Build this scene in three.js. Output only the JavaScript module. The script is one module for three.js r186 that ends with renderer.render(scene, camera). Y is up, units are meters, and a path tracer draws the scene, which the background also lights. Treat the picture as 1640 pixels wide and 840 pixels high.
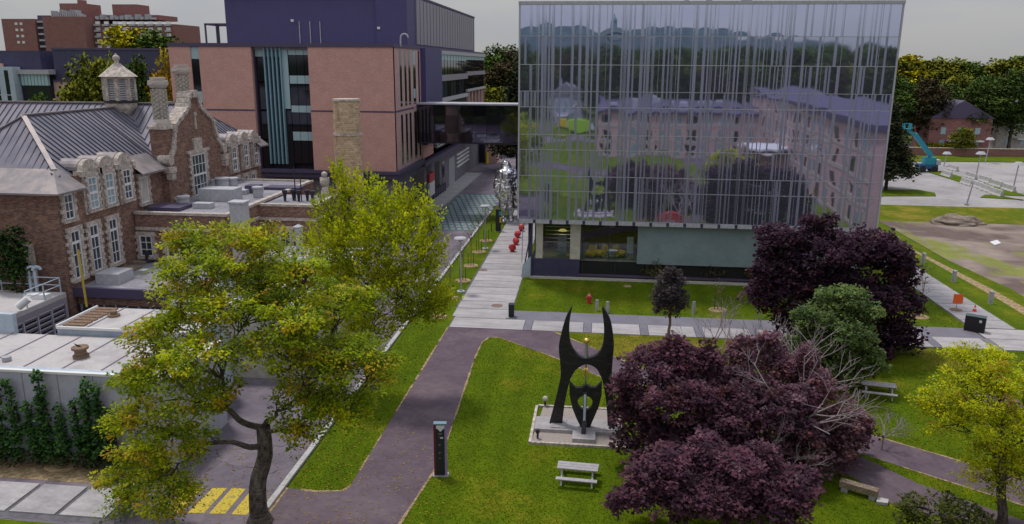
import * as THREE from 'three';
import { mergeGeometries } from 'three/addons/utils/BufferGeometryUtils.js';
import { ImprovedNoise } from 'three/addons/math/ImprovedNoise.js';

// ------------------------------------------------------------------ camera, sky, sun, exposure
const W = 1024, HH = 524, EYE = 20;
const scene = new THREE.Scene();
const camera = new THREE.PerspectiveCamera(36.75, W / HH, 0.5, 9000);
const rad = (d) => d * Math.PI / 180;
const PITCH = rad(14.11), ROLL = rad(0.35), YAW = rad(6.23);
const FW = new THREE.Vector3(-Math.sin(YAW) * Math.cos(PITCH), -Math.sin(PITCH), -Math.cos(YAW) * Math.cos(PITCH));
const R0 = new THREE.Vector3(Math.cos(YAW), 0, -Math.sin(YAW)), U0 = new THREE.Vector3().crossVectors(R0, FW);
const RT = R0.clone().multiplyScalar(Math.cos(ROLL)).addScaledVector(U0, Math.sin(ROLL));
const UP = U0.clone().multiplyScalar(Math.cos(ROLL)).addScaledVector(R0, -Math.sin(ROLL));
camera.position.set(0, EYE, 0);
camera.quaternion.setFromRotationMatrix(new THREE.Matrix4().makeBasis(RT, UP, FW.clone().negate()));
camera.updateMatrixWorld();
scene.add(camera);

const perlin = new ImprovedNoise();
const SUN = new THREE.Vector3(-0.25, 0.93, -0.25).normalize();
function fbm3(x, y, z, o = 5) { let s = 0, a = 0.5; for (let i = 0; i < o; i++) { s += a * perlin.noise(x, y, z); x *= 2.03; y *= 2.03; z *= 2.03; a *= 0.5; } return s; }
{ // a bright, thinly clouded sky, made brighter overhead to light the walls
  const w = 1024, h = 512, data = new Float32Array(w * h * 4);
  for (let j = 0; j < h; j++) for (let i = 0; i < w; i++) {
    const el = ((j + 0.5) / h - 0.5) * Math.PI, az = ((i + 0.5) / w) * 2 * Math.PI;
    const y = Math.max(0, Math.sin(el)), x = Math.cos(az) * Math.cos(el), z = Math.sin(az) * Math.cos(el);
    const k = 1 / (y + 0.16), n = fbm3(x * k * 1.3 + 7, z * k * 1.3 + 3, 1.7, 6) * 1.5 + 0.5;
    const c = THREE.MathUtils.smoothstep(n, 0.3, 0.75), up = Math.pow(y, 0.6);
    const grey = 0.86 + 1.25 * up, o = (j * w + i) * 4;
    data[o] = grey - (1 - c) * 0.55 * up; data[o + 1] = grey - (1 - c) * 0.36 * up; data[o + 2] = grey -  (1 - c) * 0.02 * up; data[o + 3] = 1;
  }
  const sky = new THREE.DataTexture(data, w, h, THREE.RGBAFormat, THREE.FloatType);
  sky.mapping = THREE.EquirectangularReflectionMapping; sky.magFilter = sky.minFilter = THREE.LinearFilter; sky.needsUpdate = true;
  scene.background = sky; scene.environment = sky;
}
const sun = new THREE.DirectionalLight(new THREE.Color(1, 0.95, 0.88), 5.0);
sun.position.copy(SUN).multiplyScalar(260).add(new THREE.Vector3(0, 0, -70)); sun.target.position.set(0, 0, -70);
sun.castShadow = true; sun.shadow.radius = 15; sun.shadow.mapSize.set(4096, 4096);
Object.assign(sun.shadow.camera, { left: -150, right: 150, top: 150, bottom: -150, near: 10, far: 600 });
scene.add(sun, sun.target);
const renderer = new THREE.WebGLRenderer({ antialias: true });
renderer.setSize(W, HH);
renderer.toneMapping = THREE.LinearToneMapping;
renderer.toneMappingExposure = 0.42;
renderer.shadowMap.enabled = true; renderer.shadowMap.type = THREE.PCFSoftShadowMap;

// ------------------------------------------------------------------ helpers
let seedState = 12345;
function seed(n) { seedState = n | 0; }
function rnd() { seedState = (seedState + 0x6d2b79f5) | 0; let t = Math.imul(seedState ^ (seedState >>> 15), 1 | seedState); t = (t + Math.imul(t ^ (t >>> 7), 61 | t)) ^ t; return ((t ^ (t >>> 14)) >>> 0) / 4294967296; }
const rr = (a, b) => a + (b - a) * rnd();
const V = (x, y, z) => new THREE.Vector3(x, y, z);
// survey: where a sight line of the survey photograph (1640 x 840) meets a level plane, a plane across, or a plane along the street grid
function ray(px, py) { return FW.clone().multiplyScalar(1265).addScaledVector(RT, px - 820).addScaledVector(UP, 420 - py); }
function G(px, py, h = 0) { const d = ray(px, py), t = (h - EYE) / d.y; return V(d.x * t, h, d.z * t); }
function PZ(px, py, z) { const d = ray(px, py), t = z / d.z; return V(d.x * t, EYE + d.y * t, z); }
function PX(px, py, x) { const d = ray(px, py), t = x / d.x; return V(x, EYE + d.y * t, d.z * t); }
const used = {};
function numbered(n) { const k = used[n] = (used[n] ?? -1) + 1; return k ? n + '_' + String(k).padStart(3, '0') : n; }
function tag(o, label, category, group, kind) { o.userData.label = label; o.userData.category = category; if (group) o.userData.group = group; if (kind) o.userData.kind = kind; return o; }
const bases = new WeakMap();
function thing(name, label, category, p = V(0, 0, 0), group, local = false) {
  const o = new THREE.Group(); o.name = numbered(name); o.position.copy(p); tag(o, label, category, group);
  bases.set(o, local ? V(0, 0, 0) : p.clone()); scene.add(o); return o;
}
function mg(geos) {
  if (!Array.isArray(geos)) return geos;
  if (geos.length === 1) return geos[0];
  const a = geos.some((g) => !g.index) ? geos.map((g) => (g.index ? g.toNonIndexed() : g)) : geos;
  for (const g of a) for (const k of Object.keys(g.attributes)) if (!['position', 'normal', 'uv', 'color'].includes(k)) g.deleteAttribute(k);
  const col = a.every((g) => g.attributes.color); if (!col) a.forEach((g) => g.deleteAttribute('color'));
  return mergeGeometries(a);
}
function part(parent, name, geos, mat, opt = {}) {
  const g = mg(geos), b = bases.get(parent);
  if (b && (b.x || b.y || b.z)) g.translate(-b.x, -b.y, -b.z);
  const m = new THREE.Mesh(g, mat); m.name = name; m.castShadow = m.receiveShadow = true; parent.add(m);
  if (b) bases.set(m, b);
  if (opt.label) m.userData.label = opt.label;
  if (opt.kind) m.userData.kind = opt.kind;
  return m;
}
function put(parent, name, geo, mat, p, s, ry) { // a piece with a shared geometry
  const m = new THREE.Mesh(geo, mat), b = bases.get(parent) ?? V(0, 0, 0); m.name = name; m.castShadow = m.receiveShadow = true;
  m.position.copy(p).sub(b); if (s) m.scale.copy(s); if (ry) m.rotation.y = ry; parent.add(m); return m;
}
function struct(name, geos, mat, label, category) {
  const m = new THREE.Mesh(mg(geos), mat); m.name = numbered(name); m.receiveShadow = m.castShadow = true; scene.add(m); bases.set(m, V(0, 0, 0));
  return tag(m, label, category, null, 'structure');
}
function single(name, geos, mat, label, category, group, p) {
  const g = mg(geos); const m = new THREE.Mesh(g, mat); m.name = numbered(name); m.castShadow = m.receiveShadow = true;
  if (p) { g.translate(-p.x, -p.y, -p.z); m.position.copy(p); }
  scene.add(m); bases.set(m, p ? p.clone() : V(0, 0, 0)); return tag(m, label, category, group);
}
function dup(root, p, turn, label, scale) { const c = root.clone(); c.name = numbered(root.name.replace(/_\d\d\d$/, '')); c.position.copy(p); c.rotation.y = turn ?? 0; if (scale) c.scale.setScalar(scale); if (label) c.userData.label = label; scene.add(c); return c; }
// uv in metres from the dominant axis of each face
function muv(g) {
  const p = g.attributes.position, n = g.attributes.normal, uv = new Float32Array(p.count * 2);
  for (let i = 0; i < p.count; i++) {
    const ax = Math.abs(n.getX(i)), ay = Math.abs(n.getY(i)), az = Math.abs(n.getZ(i));
    const [u, v] = ay > 0.8 && ay > ax && ay > az ? [p.getX(i), p.getZ(i)] : ax > az ? [p.getZ(i), p.getY(i)] : [p.getX(i), p.getY(i)];
    uv[i * 2] = u; uv[i * 2 + 1] = v;
  }
  g.setAttribute('uv', new THREE.BufferAttribute(uv, 2)); return g;
}
const box = (x0, x1, y0, y1, z0, z1) => { const g = new THREE.BoxGeometry(Math.abs(x1 - x0), Math.abs(y1 - y0), Math.abs(z1 - z0)); g.translate((x0 + x1) / 2, (y0 + y1) / 2, (z0 + z1) / 2); return muv(g); };
const cbox = (x, y, z, w, h, d) => box(x - w / 2, x + w / 2, y - h / 2, y + h / 2, z - d / 2, z + d / 2);
const cyl = (x, y0, y1, z, r0, r1 = r0, n = 16) => { const g = new THREE.CylinderGeometry(r1, r0, y1 - y0, n); g.translate(x, (y0 + y1) / 2, z); return g; };
const ball = (x, y, z, r, n = 14) => { const g = new THREE.SphereGeometry(r, n, Math.ceil(n * 0.7)); g.translate(x, y, z); return g; };
function bar(a, b, w, h = w) { // a rectangular bar from a to b
  const d = b.clone().sub(a), L = d.length(), g = new THREE.BoxGeometry(w, h, L); d.normalize();
  const x = Math.abs(d.y) > 0.99 ? V(1, 0, 0) : V(0, 1, 0).cross(d).normalize(), y = d.clone().cross(x);
  g.applyMatrix4(new THREE.Matrix4().makeBasis(x, y, d).setPosition(a.clone().add(b).multiplyScalar(0.5))); return muv(g);
}
function rod(a, b, r0, r1 = r0, n = 8) { const d = b.clone().sub(a), g = new THREE.CylinderGeometry(r1, r0, d.length(), n); g.translate(0, d.length() / 2, 0); g.applyQuaternion(new THREE.Quaternion().setFromUnitVectors(V(0, 1, 0), d.normalize())); g.translate(a.x, a.y, a.z); return g; }
function poly(pts, y, hole) { // a level sheet from ground corners
  const s = new THREE.Shape(pts.map((p) => new THREE.Vector2(p.x ?? p[0], -(p.z ?? p[1])))); 
  const g = new THREE.ShapeGeometry(s); g.rotateX(-Math.PI / 2); g.translate(0, y, 0); return muv(g);
}
function slab(pts, y0, y1) { const s = new THREE.Shape(pts.map((p) => new THREE.Vector2(p.x ?? p[0], -(p.z ?? p[1])))); const g = new THREE.ExtrudeGeometry(s, { depth: y1 - y0, bevelEnabled: false }); g.rotateX(-Math.PI / 2); g.translate(0, y0, 0); return muv(g); }
function prism(pts, d0, d1, axis) { // an outline in (u, y) pushed along z or x
  const s = new THREE.Shape(pts.map((p) => new THREE.Vector2(p[0], p[1]))); const g = new THREE.ExtrudeGeometry(s, { depth: d1 - d0, bevelEnabled: false, curveSegments: 8 });
  g.translate(0, 0, d0); if (axis === 'x') g.applyMatrix4(new THREE.Matrix4().set(0, 0, 1, 0, 0, 1, 0, 0, -1, 0, 0, 0, 0, 0, 0, 1)); return muv(g);   // axis x: u runs along -z
}
function tri(...p) { // faces from corner lists, flat shaded
  const pos = []; for (const f of p) for (let i = 1; i < f.length - 1; i++) for (const q of [f[0], f[i], f[i + 1]]) pos.push(q.x, q.y, q.z);
  const g = new THREE.BufferGeometry(); g.setAttribute('position', new THREE.Float32BufferAttribute(pos, 3)); g.computeVertexNormals(); return muv(g);
}
const at3 = (g, p, ry = 0) => { if (ry) g.rotateY(ry); g.translate(p.x, p.y, p.z); return g; };

// ------------------------------------------------------------------ textures and materials
function noiseGrid(n, s) { seed(s); const a = new Float32Array(n * n); for (let i = 0; i < a.length; i++) a[i] = rnd(); return (x, y) => { x = ((x % n) + n) % n; y = ((y % n) + n) % n; const i = Math.floor(x), j = Math.floor(y), u = x - i, v = y - j, i1 = (i + 1) % n, j1 = (j + 1) % n, su = u * u * (3 - 2 * u), sv = v * v * (3 - 2 * v); return (a[j * n + i] * (1 - su) + a[j * n + i1] * su) * (1 - sv) + (a[j1 * n + i] * (1 - su) + a[j1 * n + i1] * su) * sv; }; }
const N = [8, 16, 32, 64, 128, 256].map((n, i) => [n, noiseGrid(n, 100 + i)]);
const tn = (u, v, a = 0, b = 5) => { let s = 0, w = 0, k = 1; for (let i = a; i <= b; i++) { s += k * N[i][1](u * N[i][0], v * N[i][0]); w += k; k *= 0.62; } return s / w; };
function texture(size, f, metres, srgb = true) {
  const [w, h] = Array.isArray(size) ? size : [size, size], d = new Uint8Array(w * h * 4), c = new THREE.Color();
  for (let j = 0; j < h; j++) for (let i = 0; i < w; i++) { const r = f((i + 0.5) / w, (j + 0.5) / h), o = (j * w + i) * 4; if (srgb) { c.setRGB(r[0], r[1], r[2]).convertLinearToSRGB(); d[o] = Math.min(255, Math.max(0, c.r * 255)); d[o + 1] = Math.min(255, Math.max(0, c.g * 255)); d[o + 2] = Math.min(255, Math.max(0, c.b * 255)); } else { d[o] = r[0] * 255; d[o + 1] = r[1] * 255; d[o + 2] = r[2] * 255; } d[o + 3] = 255; }
  const t = new THREE.DataTexture(d, w, h, THREE.RGBAFormat); t.wrapS = t.wrapT = THREE.RepeatWrapping; t.magFilter = THREE.LinearFilter; t.minFilter = THREE.LinearMipmapLinearFilter; t.generateMipmaps = true;
  if (srgb) t.colorSpace = THREE.SRGBColorSpace; if (metres) t.repeat.set(1 / (metres[0] ?? metres), 1 / (metres[1] ?? metres)); t.needsUpdate = true; return t;
}
const hash = (n) => { const x = Math.sin(n * 12.9898) * 43758.5453; return x - Math.floor(x); };
const mixc = (a, b, t) => { t = Math.min(1, Math.max(0, t)); return [a[0] + (b[0] - a[0]) * t, a[1] + (b[1] - a[1]) * t, a[2] + (b[2] - a[2]) * t]; };
const scl = (a, k) => [a[0] * k, a[1] * k, a[2] * k];
const ss = THREE.MathUtils.smoothstep;
const std = (o) => (o.roughness >= 0.9 && !o.metalness ? new THREE.MeshPhysicalMaterial({ specularIntensity: 0.25, ...o }) : new THREE.MeshStandardMaterial(o));
const rgb = (r, g, b) => new THREE.Color().setRGB(r, g, b);
const plain = (c, rough = 0.85, metal = 0, extra = {}) => std({ color: rgb(...c), roughness: rough, metalness: metal, ...extra });
function grained(c, amount, metres, rough = 0.9, extra = {}) { // one colour with fine and coarse irregular wear
  const t = texture(256, (u, v) => { const k = 1 + amount * ((tn(u, v, 0, 2) - 0.5) * 1.6 + (tn(u + 0.3, v + 0.7, 3, 5) - 0.5) * 1.2); return scl(c, k); }, metres);
  return std({ map: t, roughness: rough, ...extra });
}
function brickTex(cols, mortar, bw, bh, metres, size = 512, amp = 0.2, spread = 0.12) { // courses; one colour per brick
  const nx = Math.round(metres / bw), ny = Math.round(metres / bh / 2) * 2; seed(77); const pick = Array.from({ length: nx * ny }, () => [rnd(), rnd()]);
  return texture(size, (u, v) => {
    const y = v * ny, j = Math.floor(y) % ny, x = u * nx + (j % 2) * 0.5, i = Math.floor(x) % nx, fx = x - Math.floor(x), fy = y - Math.floor(y), [p, q] = pick[j * nx + i];
    const m = fx < 0.05 || fy < 0.16; const base = cols[Math.floor(p * cols.length)], k = (1 - spread / 2 + spread * q) * (1 + amp * (tn(u, v, 0, 3) - 0.5));
    return scl(m ? mortar : base, k);
  }, metres);
}
const M = {
  grass: std({ map: texture(1024, (u, v) => { const a = tn(u, v, 0, 2), b = tn(u + 0.4, v + 0.2, 3, 5), st = 0.5 + 0.5 * Math.sin(u * Math.PI * 2 * 10); return scl(mixc(mixc([0.082, 0.136, 0.003], [0.12, 0.165, 0.0035], a * 1.6 - 0.3), [0.20, 0.175, 0.014], (a * 0.8 + b * 0.4 - 0.7) * 3), (0.8 + 0.14 * st + 0.35 * (b - 0.5)) * (0.8 + 0.4 * Math.pow(hash(u * 7919.7 + v * 104729.3), 1.2))); }, 20), bumpMap: texture(512, (u, v) => { const k = tn(u, v, 2, 5); return [k, k, k]; }, 4, false), bumpScale: 0.05, roughness: 1 }),
  dryGrass: std({ map: texture(1024, (u, v) => { const a = tn(u, v, 0, 2), b = tn(u + 0.4, v + 0.2, 2, 5); return scl(mixc([0.10, 0.128, 0.003], [0.20, 0.165, 0.022], (a - 0.35) * 2.4 + (b - 0.5)), 0.75 + 0.5 * b); }, 24), roughness: 1 }),
  dirt: std({ map: texture(1024, (u, v) => { const a = tn(u, v, 0, 2), b = tn(u + 0.4, v + 0.2, 2, 5), c = tn(u * 2 + 0.1, v * 0.5, 0, 3); let k = mixc([0.30, 0.24, 0.21], [0.15, 0.11, 0.10], (a - 0.42) * 4 + (b - 0.5)); k = mixc(k, [0.23, 0.24, 0.07], (c - 0.56) * 7); return scl(k, 0.75 + 0.5 * b); }, [46, 40]), roughness: 1, bumpMap: texture(256, (u, v) => { const k = tn(u, v, 0, 4); return [k, k, k]; }, 9, false), bumpScale: 0.3 }),
  soil: grained([0.33, 0.24, 0.14], 0.9, 1.2, 1),
  far: std({ map: texture(512, (u, v) => { const a = tn(u, v, 0, 3), b = tn(u + 0.4, v + 0.2, 2, 5); return scl(mixc([0.05, 0.08, 0.015], [0.14, 0.15, 0.07], (a - 0.4) * 3), 0.6 + 0.8 * b); }, 160), roughness: 1 }),
  asphalt: std({ map: texture(1024, (u, v) => { const a = tn(u, v, 0, 2), b = tn(u + 0.4, v + 0.2, 3, 5); let c = mixc([0.115, 0.084, 0.108], [0.155, 0.118, 0.138], (a - 0.3) * 2.2); return scl(c, 0.8 + 0.4 * b); }, 14), roughness: 0.95 }),
  lane: std({ map: texture(1024, (u, v) => { const a = tn(u, v, 0, 2), b = tn(u + 0.4, v + 0.2, 3, 5), cr = Math.abs(tn(u + 0.15, v + 0.62, 0, 3) - 0.5); let c = mixc([0.15, 0.128, 0.16], [0.225, 0.19, 0.22], (a - 0.3) * 2.2); if (cr < 0.005) c = scl(c, 0.5); return scl(c, 0.8 + 0.4 * b); }, 22), roughness: 0.95 }),
  lot: std({ map: texture(512, (u, v) => { const a = tn(u, v, 0, 2), b = tn(u + 0.4, v + 0.2, 3, 5); return scl(mixc([0.29, 0.27, 0.28], [0.37, 0.35, 0.355], (a - 0.3) * 2.4), 0.85 + 0.3 * b); }, 40), roughness: 0.95 }),
  concrete: [0, 1, 2].map((i) => grained([[0.385, 0.365, 0.38], [0.36, 0.34, 0.355], [0.41, 0.385, 0.40]][i], 0.32, 3.1 + i, 0.9)),
  paver: std({ map: texture(512, (u, v) => { const nx = 20, ny = 40, y = v * ny, j = Math.floor(y), x = u * nx + (j % 2) * 0.5, fx = x - Math.floor(x), fy = y - j; const k = 0.9 + 0.25 * (tn(u, v, 4, 5) - 0.5) + 0.3 * (tn(u, v, 0, 2) - 0.5); return scl([0.225, 0.215, 0.26], fx < 0.05 || fy < 0.1 ? k * 0.75 : k); }, 8), roughness: 0.95 }),
  joint: grained([0.13, 0.125, 0.14], 0.4, 2, 0.95),
  kerb: grained([0.46, 0.445, 0.45], 0.3, 2, 0.9),
  oldBrick: std({ map: brickTex([[0.235, 0.125, 0.10], [0.185, 0.10, 0.09], [0.285, 0.16, 0.12], [0.15, 0.09, 0.085], [0.25, 0.15, 0.105]], [0.26, 0.20, 0.165], 0.24, 0.085, 3.4, 512, 0.6, 0.3), roughness: 0.95, bumpMap: texture(256, (u, v) => { const k = tn(u, v, 2, 5); return [k, k, k]; }, 2.1, false), bumpScale: 0.02 }),
  newBrick: std({ map: brickTex([[0.60, 0.335, 0.29], [0.58, 0.32, 0.275], [0.62, 0.35, 0.305], [0.59, 0.33, 0.285]], [0.57, 0.36, 0.32], 0.3, 0.1, 6.4), roughness: 0.95 }),
  newBrickPale: std({ map: brickTex([[0.56, 0.36, 0.33], [0.53, 0.34, 0.31], [0.58, 0.38, 0.35]], [0.52, 0.38, 0.35], 0.3, 0.1, 6.4, 256), roughness: 0.95 }),
  aptBrick: std({ map: brickTex([[0.27, 0.125, 0.12], [0.24, 0.11, 0.11], [0.29, 0.14, 0.13]], [0.26, 0.15, 0.14], 0.6, 0.2, 12.8, 256), roughness: 0.95 }),
  stone: grained([0.47, 0.41, 0.37], 0.75, 1.3, 0.92),
  stackStone: std({ map: texture(512, (u, v) => { const ny = 44, j = Math.floor(v * ny), nx = 9, x = u * nx + (j % 3) * 0.37, fx = x - Math.floor(x), fy = v * ny - j; const id = tn(Math.floor(x) * 0.113 + j * 0.071, j * 0.137, 2, 3); const k = (0.6 + 0.8 * id) * (0.85 + 0.3 * tn(u, v, 3, 5)); const st = tn(u, v * 0.5, 0, 3); return scl(fx < 0.06 || fy < 0.14 ? [0.34, 0.25, 0.17] : mixc([0.58, 0.42, 0.28], [0.26, 0.165, 0.11], (st - 0.6) * 4), k); }, 1), roughness: 0.95 }),
  zinc: std({ map: texture(512, (u, v) => { const a = tn(u, v, 0, 3), b = tn(u + 0.4, v + 0.2, 2, 5); return scl(mixc([0.165, 0.16, 0.205], [0.245, 0.225, 0.27], (a - 0.3) * 2.3), 0.85 + 0.3 * b); }, 9), roughness: 0.55, metalness: 0.35 }),
  zincSeam: plain([0.085, 0.085, 0.115], 0.6, 0.3),
  zincPale: std({ map: texture(256, (u, v) => { const a = tn(u, v, 0, 4); return mixc([0.20, 0.18, 0.195], [0.32, 0.27, 0.265], (a - 0.3) * 2.3); }, 5), roughness: 0.5, metalness: 0.3 }),
  roofGrey: grained([0.26, 0.25, 0.285], 0.45, 11, 0.95),
  roofWhite: std({ map: texture(512, (u, v) => { const a = tn(u, v, 0, 3), b = tn(u + 0.4, v + 0.2, 3, 5); return scl(mixc([0.46, 0.43, 0.435], [0.36, 0.335, 0.345], (a - 0.45) * 3), 0.9 + 0.2 * b); }, 8), roughness: 0.8 }),
  clad: grained([0.42, 0.42, 0.50], 0.22, 5, 0.6),
  cladBlue: grained([0.42, 0.49, 0.58], 0.22, 5, 0.6),
  whitePaint: plain([0.72, 0.71, 0.72], 0.55), dark: plain([0.028, 0.024, 0.038], 0.7), black: grained([0.012, 0.011, 0.015], 0.5, 2, 0.5),
  purple: std({ map: texture([256, 64], (u, v) => { const f = (u * 32) % 1, k = (f < 0.18 ? 0.62 : 1) * (0.92 + 0.16 * tn(u, v, 0, 2)); return scl([0.080, 0.068, 0.185], k); }, [9.6, 7]), roughness: 0.6, metalness: 0.2 }),
  purplePlain: plain([0.08, 0.062, 0.12], 0.65),
  navy: grained([0.05, 0.045, 0.11], 0.3, 6, 0.55),
  louver: plain([0.30, 0.27, 0.32], 0.6, 0.3),
  glassDark: std({ color: rgb(0.05, 0.055, 0.07), roughness: 0.06, metalness: 0.75 }),
  glassOld: std({ color: rgb(0.10, 0.12, 0.16), roughness: 0.08, metalness: 0.6 }),
  glassSky: std({ color: rgb(0.34, 0.47, 0.52), roughness: 0.15, metalness: 0.4 }),
  spandrel: plain([0.36, 0.50, 0.54], 0.35), teal: plain([0.15, 0.235, 0.25], 0.35),
  steel: std({ color: rgb(0.55, 0.55, 0.58), roughness: 0.35, metalness: 0.8 }), grey: plain([0.36, 0.36, 0.39], 0.6), paleGrey: grained([0.42, 0.415, 0.455], 0.25, 2, 0.7),
  yellow: plain([0.72, 0.50, 0.02], 0.6), red: plain([0.5, 0.035, 0.045], 0.45), orange: plain([0.85, 0.13, 0.015], 0.6), gold: std({ color: rgb(0.75, 0.52, 0.14), roughness: 0.3, metalness: 0.7 }),
  bark: grained([0.115, 0.095, 0.085], 1.1, 0.5, 1, { bumpMap: texture(256, (u, v) => { const k = tn(u, v * 0.3, 1, 4); return [k, k, k]; }, [0.25, 1], false), bumpScale: 0.06 }), barkPale: grained([0.30, 0.26, 0.25], 0.5, 0.5, 1), twig: plain([0.31, 0.26, 0.27], 1), barkBrown: grained([0.22, 0.15, 0.11], 0.8, 0.5, 1),
  gravel: std({ map: texture(512, (u, v) => { const a = tn(u * 3, v * 3, 4, 5), b = tn(u, v, 5, 5); return scl(mixc([0.24, 0.20, 0.19], [0.56, 0.49, 0.45], (a - 0.3) * 2.4), 0.7 + 0.6 * b); }, 2.2), roughness: 1, bumpMap: texture(256, (u, v) => { const k = tn(u, v, 4, 5); return [k, k, k]; }, 2.2, false), bumpScale: 0.05 }),
  wood: grained([0.26, 0.20, 0.15], 0.7, 0.8, 0.9), bench: grained([0.36, 0.335, 0.36], 0.3, 1, 0.7), cream: grained([0.50, 0.47, 0.42], 0.3, 3, 0.85),
};
function leafMat(t = 0.3) { return new THREE.MeshPhysicalMaterial({ vertexColors: true, roughness: 1, side: THREE.DoubleSide, transmission: t, thickness: 0, specularIntensity: 0.2 }); }
M.leaf = leafMat(0.5); M.leafFar = new THREE.MeshPhysicalMaterial({ vertexColors: true, roughness: 0.95, specularIntensity: 0.15, side: THREE.DoubleSide });
// ------------------------------------------------------------------ ground, paths, road
struct('ground', poly([[-4000, 4000], [4000, 4000], [4000, -4000], [-4000, -4000]], -0.02), M.far, 'dull green ground running out to the horizon', 'ground');
struct('lawn', poly([[-14.5, 70], [60, 70], [60, -70], [37.2, -70], [37.2, -130], [-14.5, -130]], 0), M.grass, 'bright mown green lawn around the paths and the dark sculpture', 'lawn');
struct('dry_lawn', poly([G(885, 531), G(1040, 531), G(1230, 540), G(1300, 560), G(1150, 600), G(1010, 582)], 0.004), M.dryGrass, 'patchy yellowing grass south of the promenade behind the horned sculpture', 'lawn');
struct('dry_lawn', poly([[20.5, -57.3], [29, -57.3], [27, -53.5], [20, -52.6]], 0.004), M.dryGrass, 'dry yellow-green grass below the promenade on the right', 'lawn');
struct('lane', poly([[-34, 40], [-14.9, 40], [-14.9, -112], [-7.6, -112], [-7.6, -260], [-34, -260]], 0.004), M.lane, 'grey asphalt lane running between the brick building and the lawn strip', 'road');
struct('forecourt', poly([[-80, 60], [-34, 60], [-34, -48], [-80, -48]], 0.002), M.lane, 'grey paved yard under the low roofs on the left', 'pavement');
{ // white kerb, in stones
  const k = struct('kerb', box(-14.86, -14.56, -0.02, 0.03, 30, -108), M.joint, 'long pale kerb between the grey lane and the lawn strip', 'kerb');
  const g = box(-0.14, 0.14, 0, 0.12, -0.98, 0.98);
  for (let z = -32; z > -107; z -= 2) put(k, 'kerb_stone', g, M.kerb, V(-14.71, 0.02 + rr(0, 0.01), z));
}
{ // plank walk of concrete slabs beside the lawn strip
  const bed = struct('slab_walk', poly([[-11.65, -62.6], [-6.75, -62.6], [-7.5, -112], [-11.65, -112]], 0.008), M.joint, 'straight walk of pale concrete slabs left of the glass building', 'path');
  const G3 = [0, 1, 2].map((i) => box(-0.5, 0.5, 0, 0.05, -1.055, 1.055));
  for (let k = 0; k < 22; k++) { const z = -61.45 - k * 2.2, xl = -11.45 - Math.max(0, k - 8) * 0.016, xr = -6.8 - k * 0.03; put(bed, 'slab', G3[k % 3], M.concrete[k % 3], V((xl + xr) / 2, 0.008 + rr(0, 0.006), z), V(xr - xl, 1, 1)); }
}
{ // promenade across
  const bed = struct('promenade', poly([[-11.3, -57.6], [90, -57.6], [90, -62.55], [-11.3, -62.55]], 0.006), M.joint, 'broad promenade crossing in front of the glass building', 'path');
  part(bed, 'paver_band', poly([[-6.7, -60.05], [29.4, -60.05], [29.4, -62.5], [-6.7, -62.5]], 0.03), M.paver);
  let x = -11.2, i = 0; const widths = [1.9, 4.05];
  const bars = [-5.1, -0.45, 3.9, 8.1, 12.3, 16.6, 20.9, 25.2, 29.4, 33.8, 38, 42.2, 46.5];
  const slabG = box(-0.5, 0.5, 0, 0.05, -1.19, 1.19), barG = box(-0.5, 0.5, 0, 0.046, -1.19, 1.19);
  for (const b of bars) { put(bed, 'slab', slabG, M.concrete[i++ % 3], V((x + b - 0.33) / 2, 0.006, -58.82), V(b - 0.35 - x, 1, 1)); put(bed, 'dark_band', barG, M.paver, V(b, 0.006, -58.82), V(0.58, 1, 1)); x = b + 0.33; }
  for (const [x0, x1] of [[-11.2, -7.05], [29.6, 33.4], [34.1, 37.6], [38.4, 41.8], [42.5, 46]]) put(bed, 'slab', box(-0.5, 0.5, 0, 0.05, -1.2, 1.2), M.concrete[i++ % 3], V((x0 + x1) / 2, 0.006, -61.3), V(x1 - x0, 1, 1));
}
{ // right hand walk
  const bed = struct('slab_walk', poly([[29.5, -62.6], [33, -62.6], [32.4, -112], [29.3, -112]], 0.008), M.joint, 'walk of long pale concrete slabs on the right beyond the dark bin', 'path');
  const g = box(-0.5, 0.5, 0, 0.05, -1.06, 1.06);
  for (let k = 0; k < 22; k++) put(bed, 'slab', g, M.concrete[(k * 2 + 1) % 3], V(31.25 - k * 0.02, 0.008 + rr(0, 0.006), -63.7 - k * 2.2), V(3.3 - k * 0.012, 1, 1));
}
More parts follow.
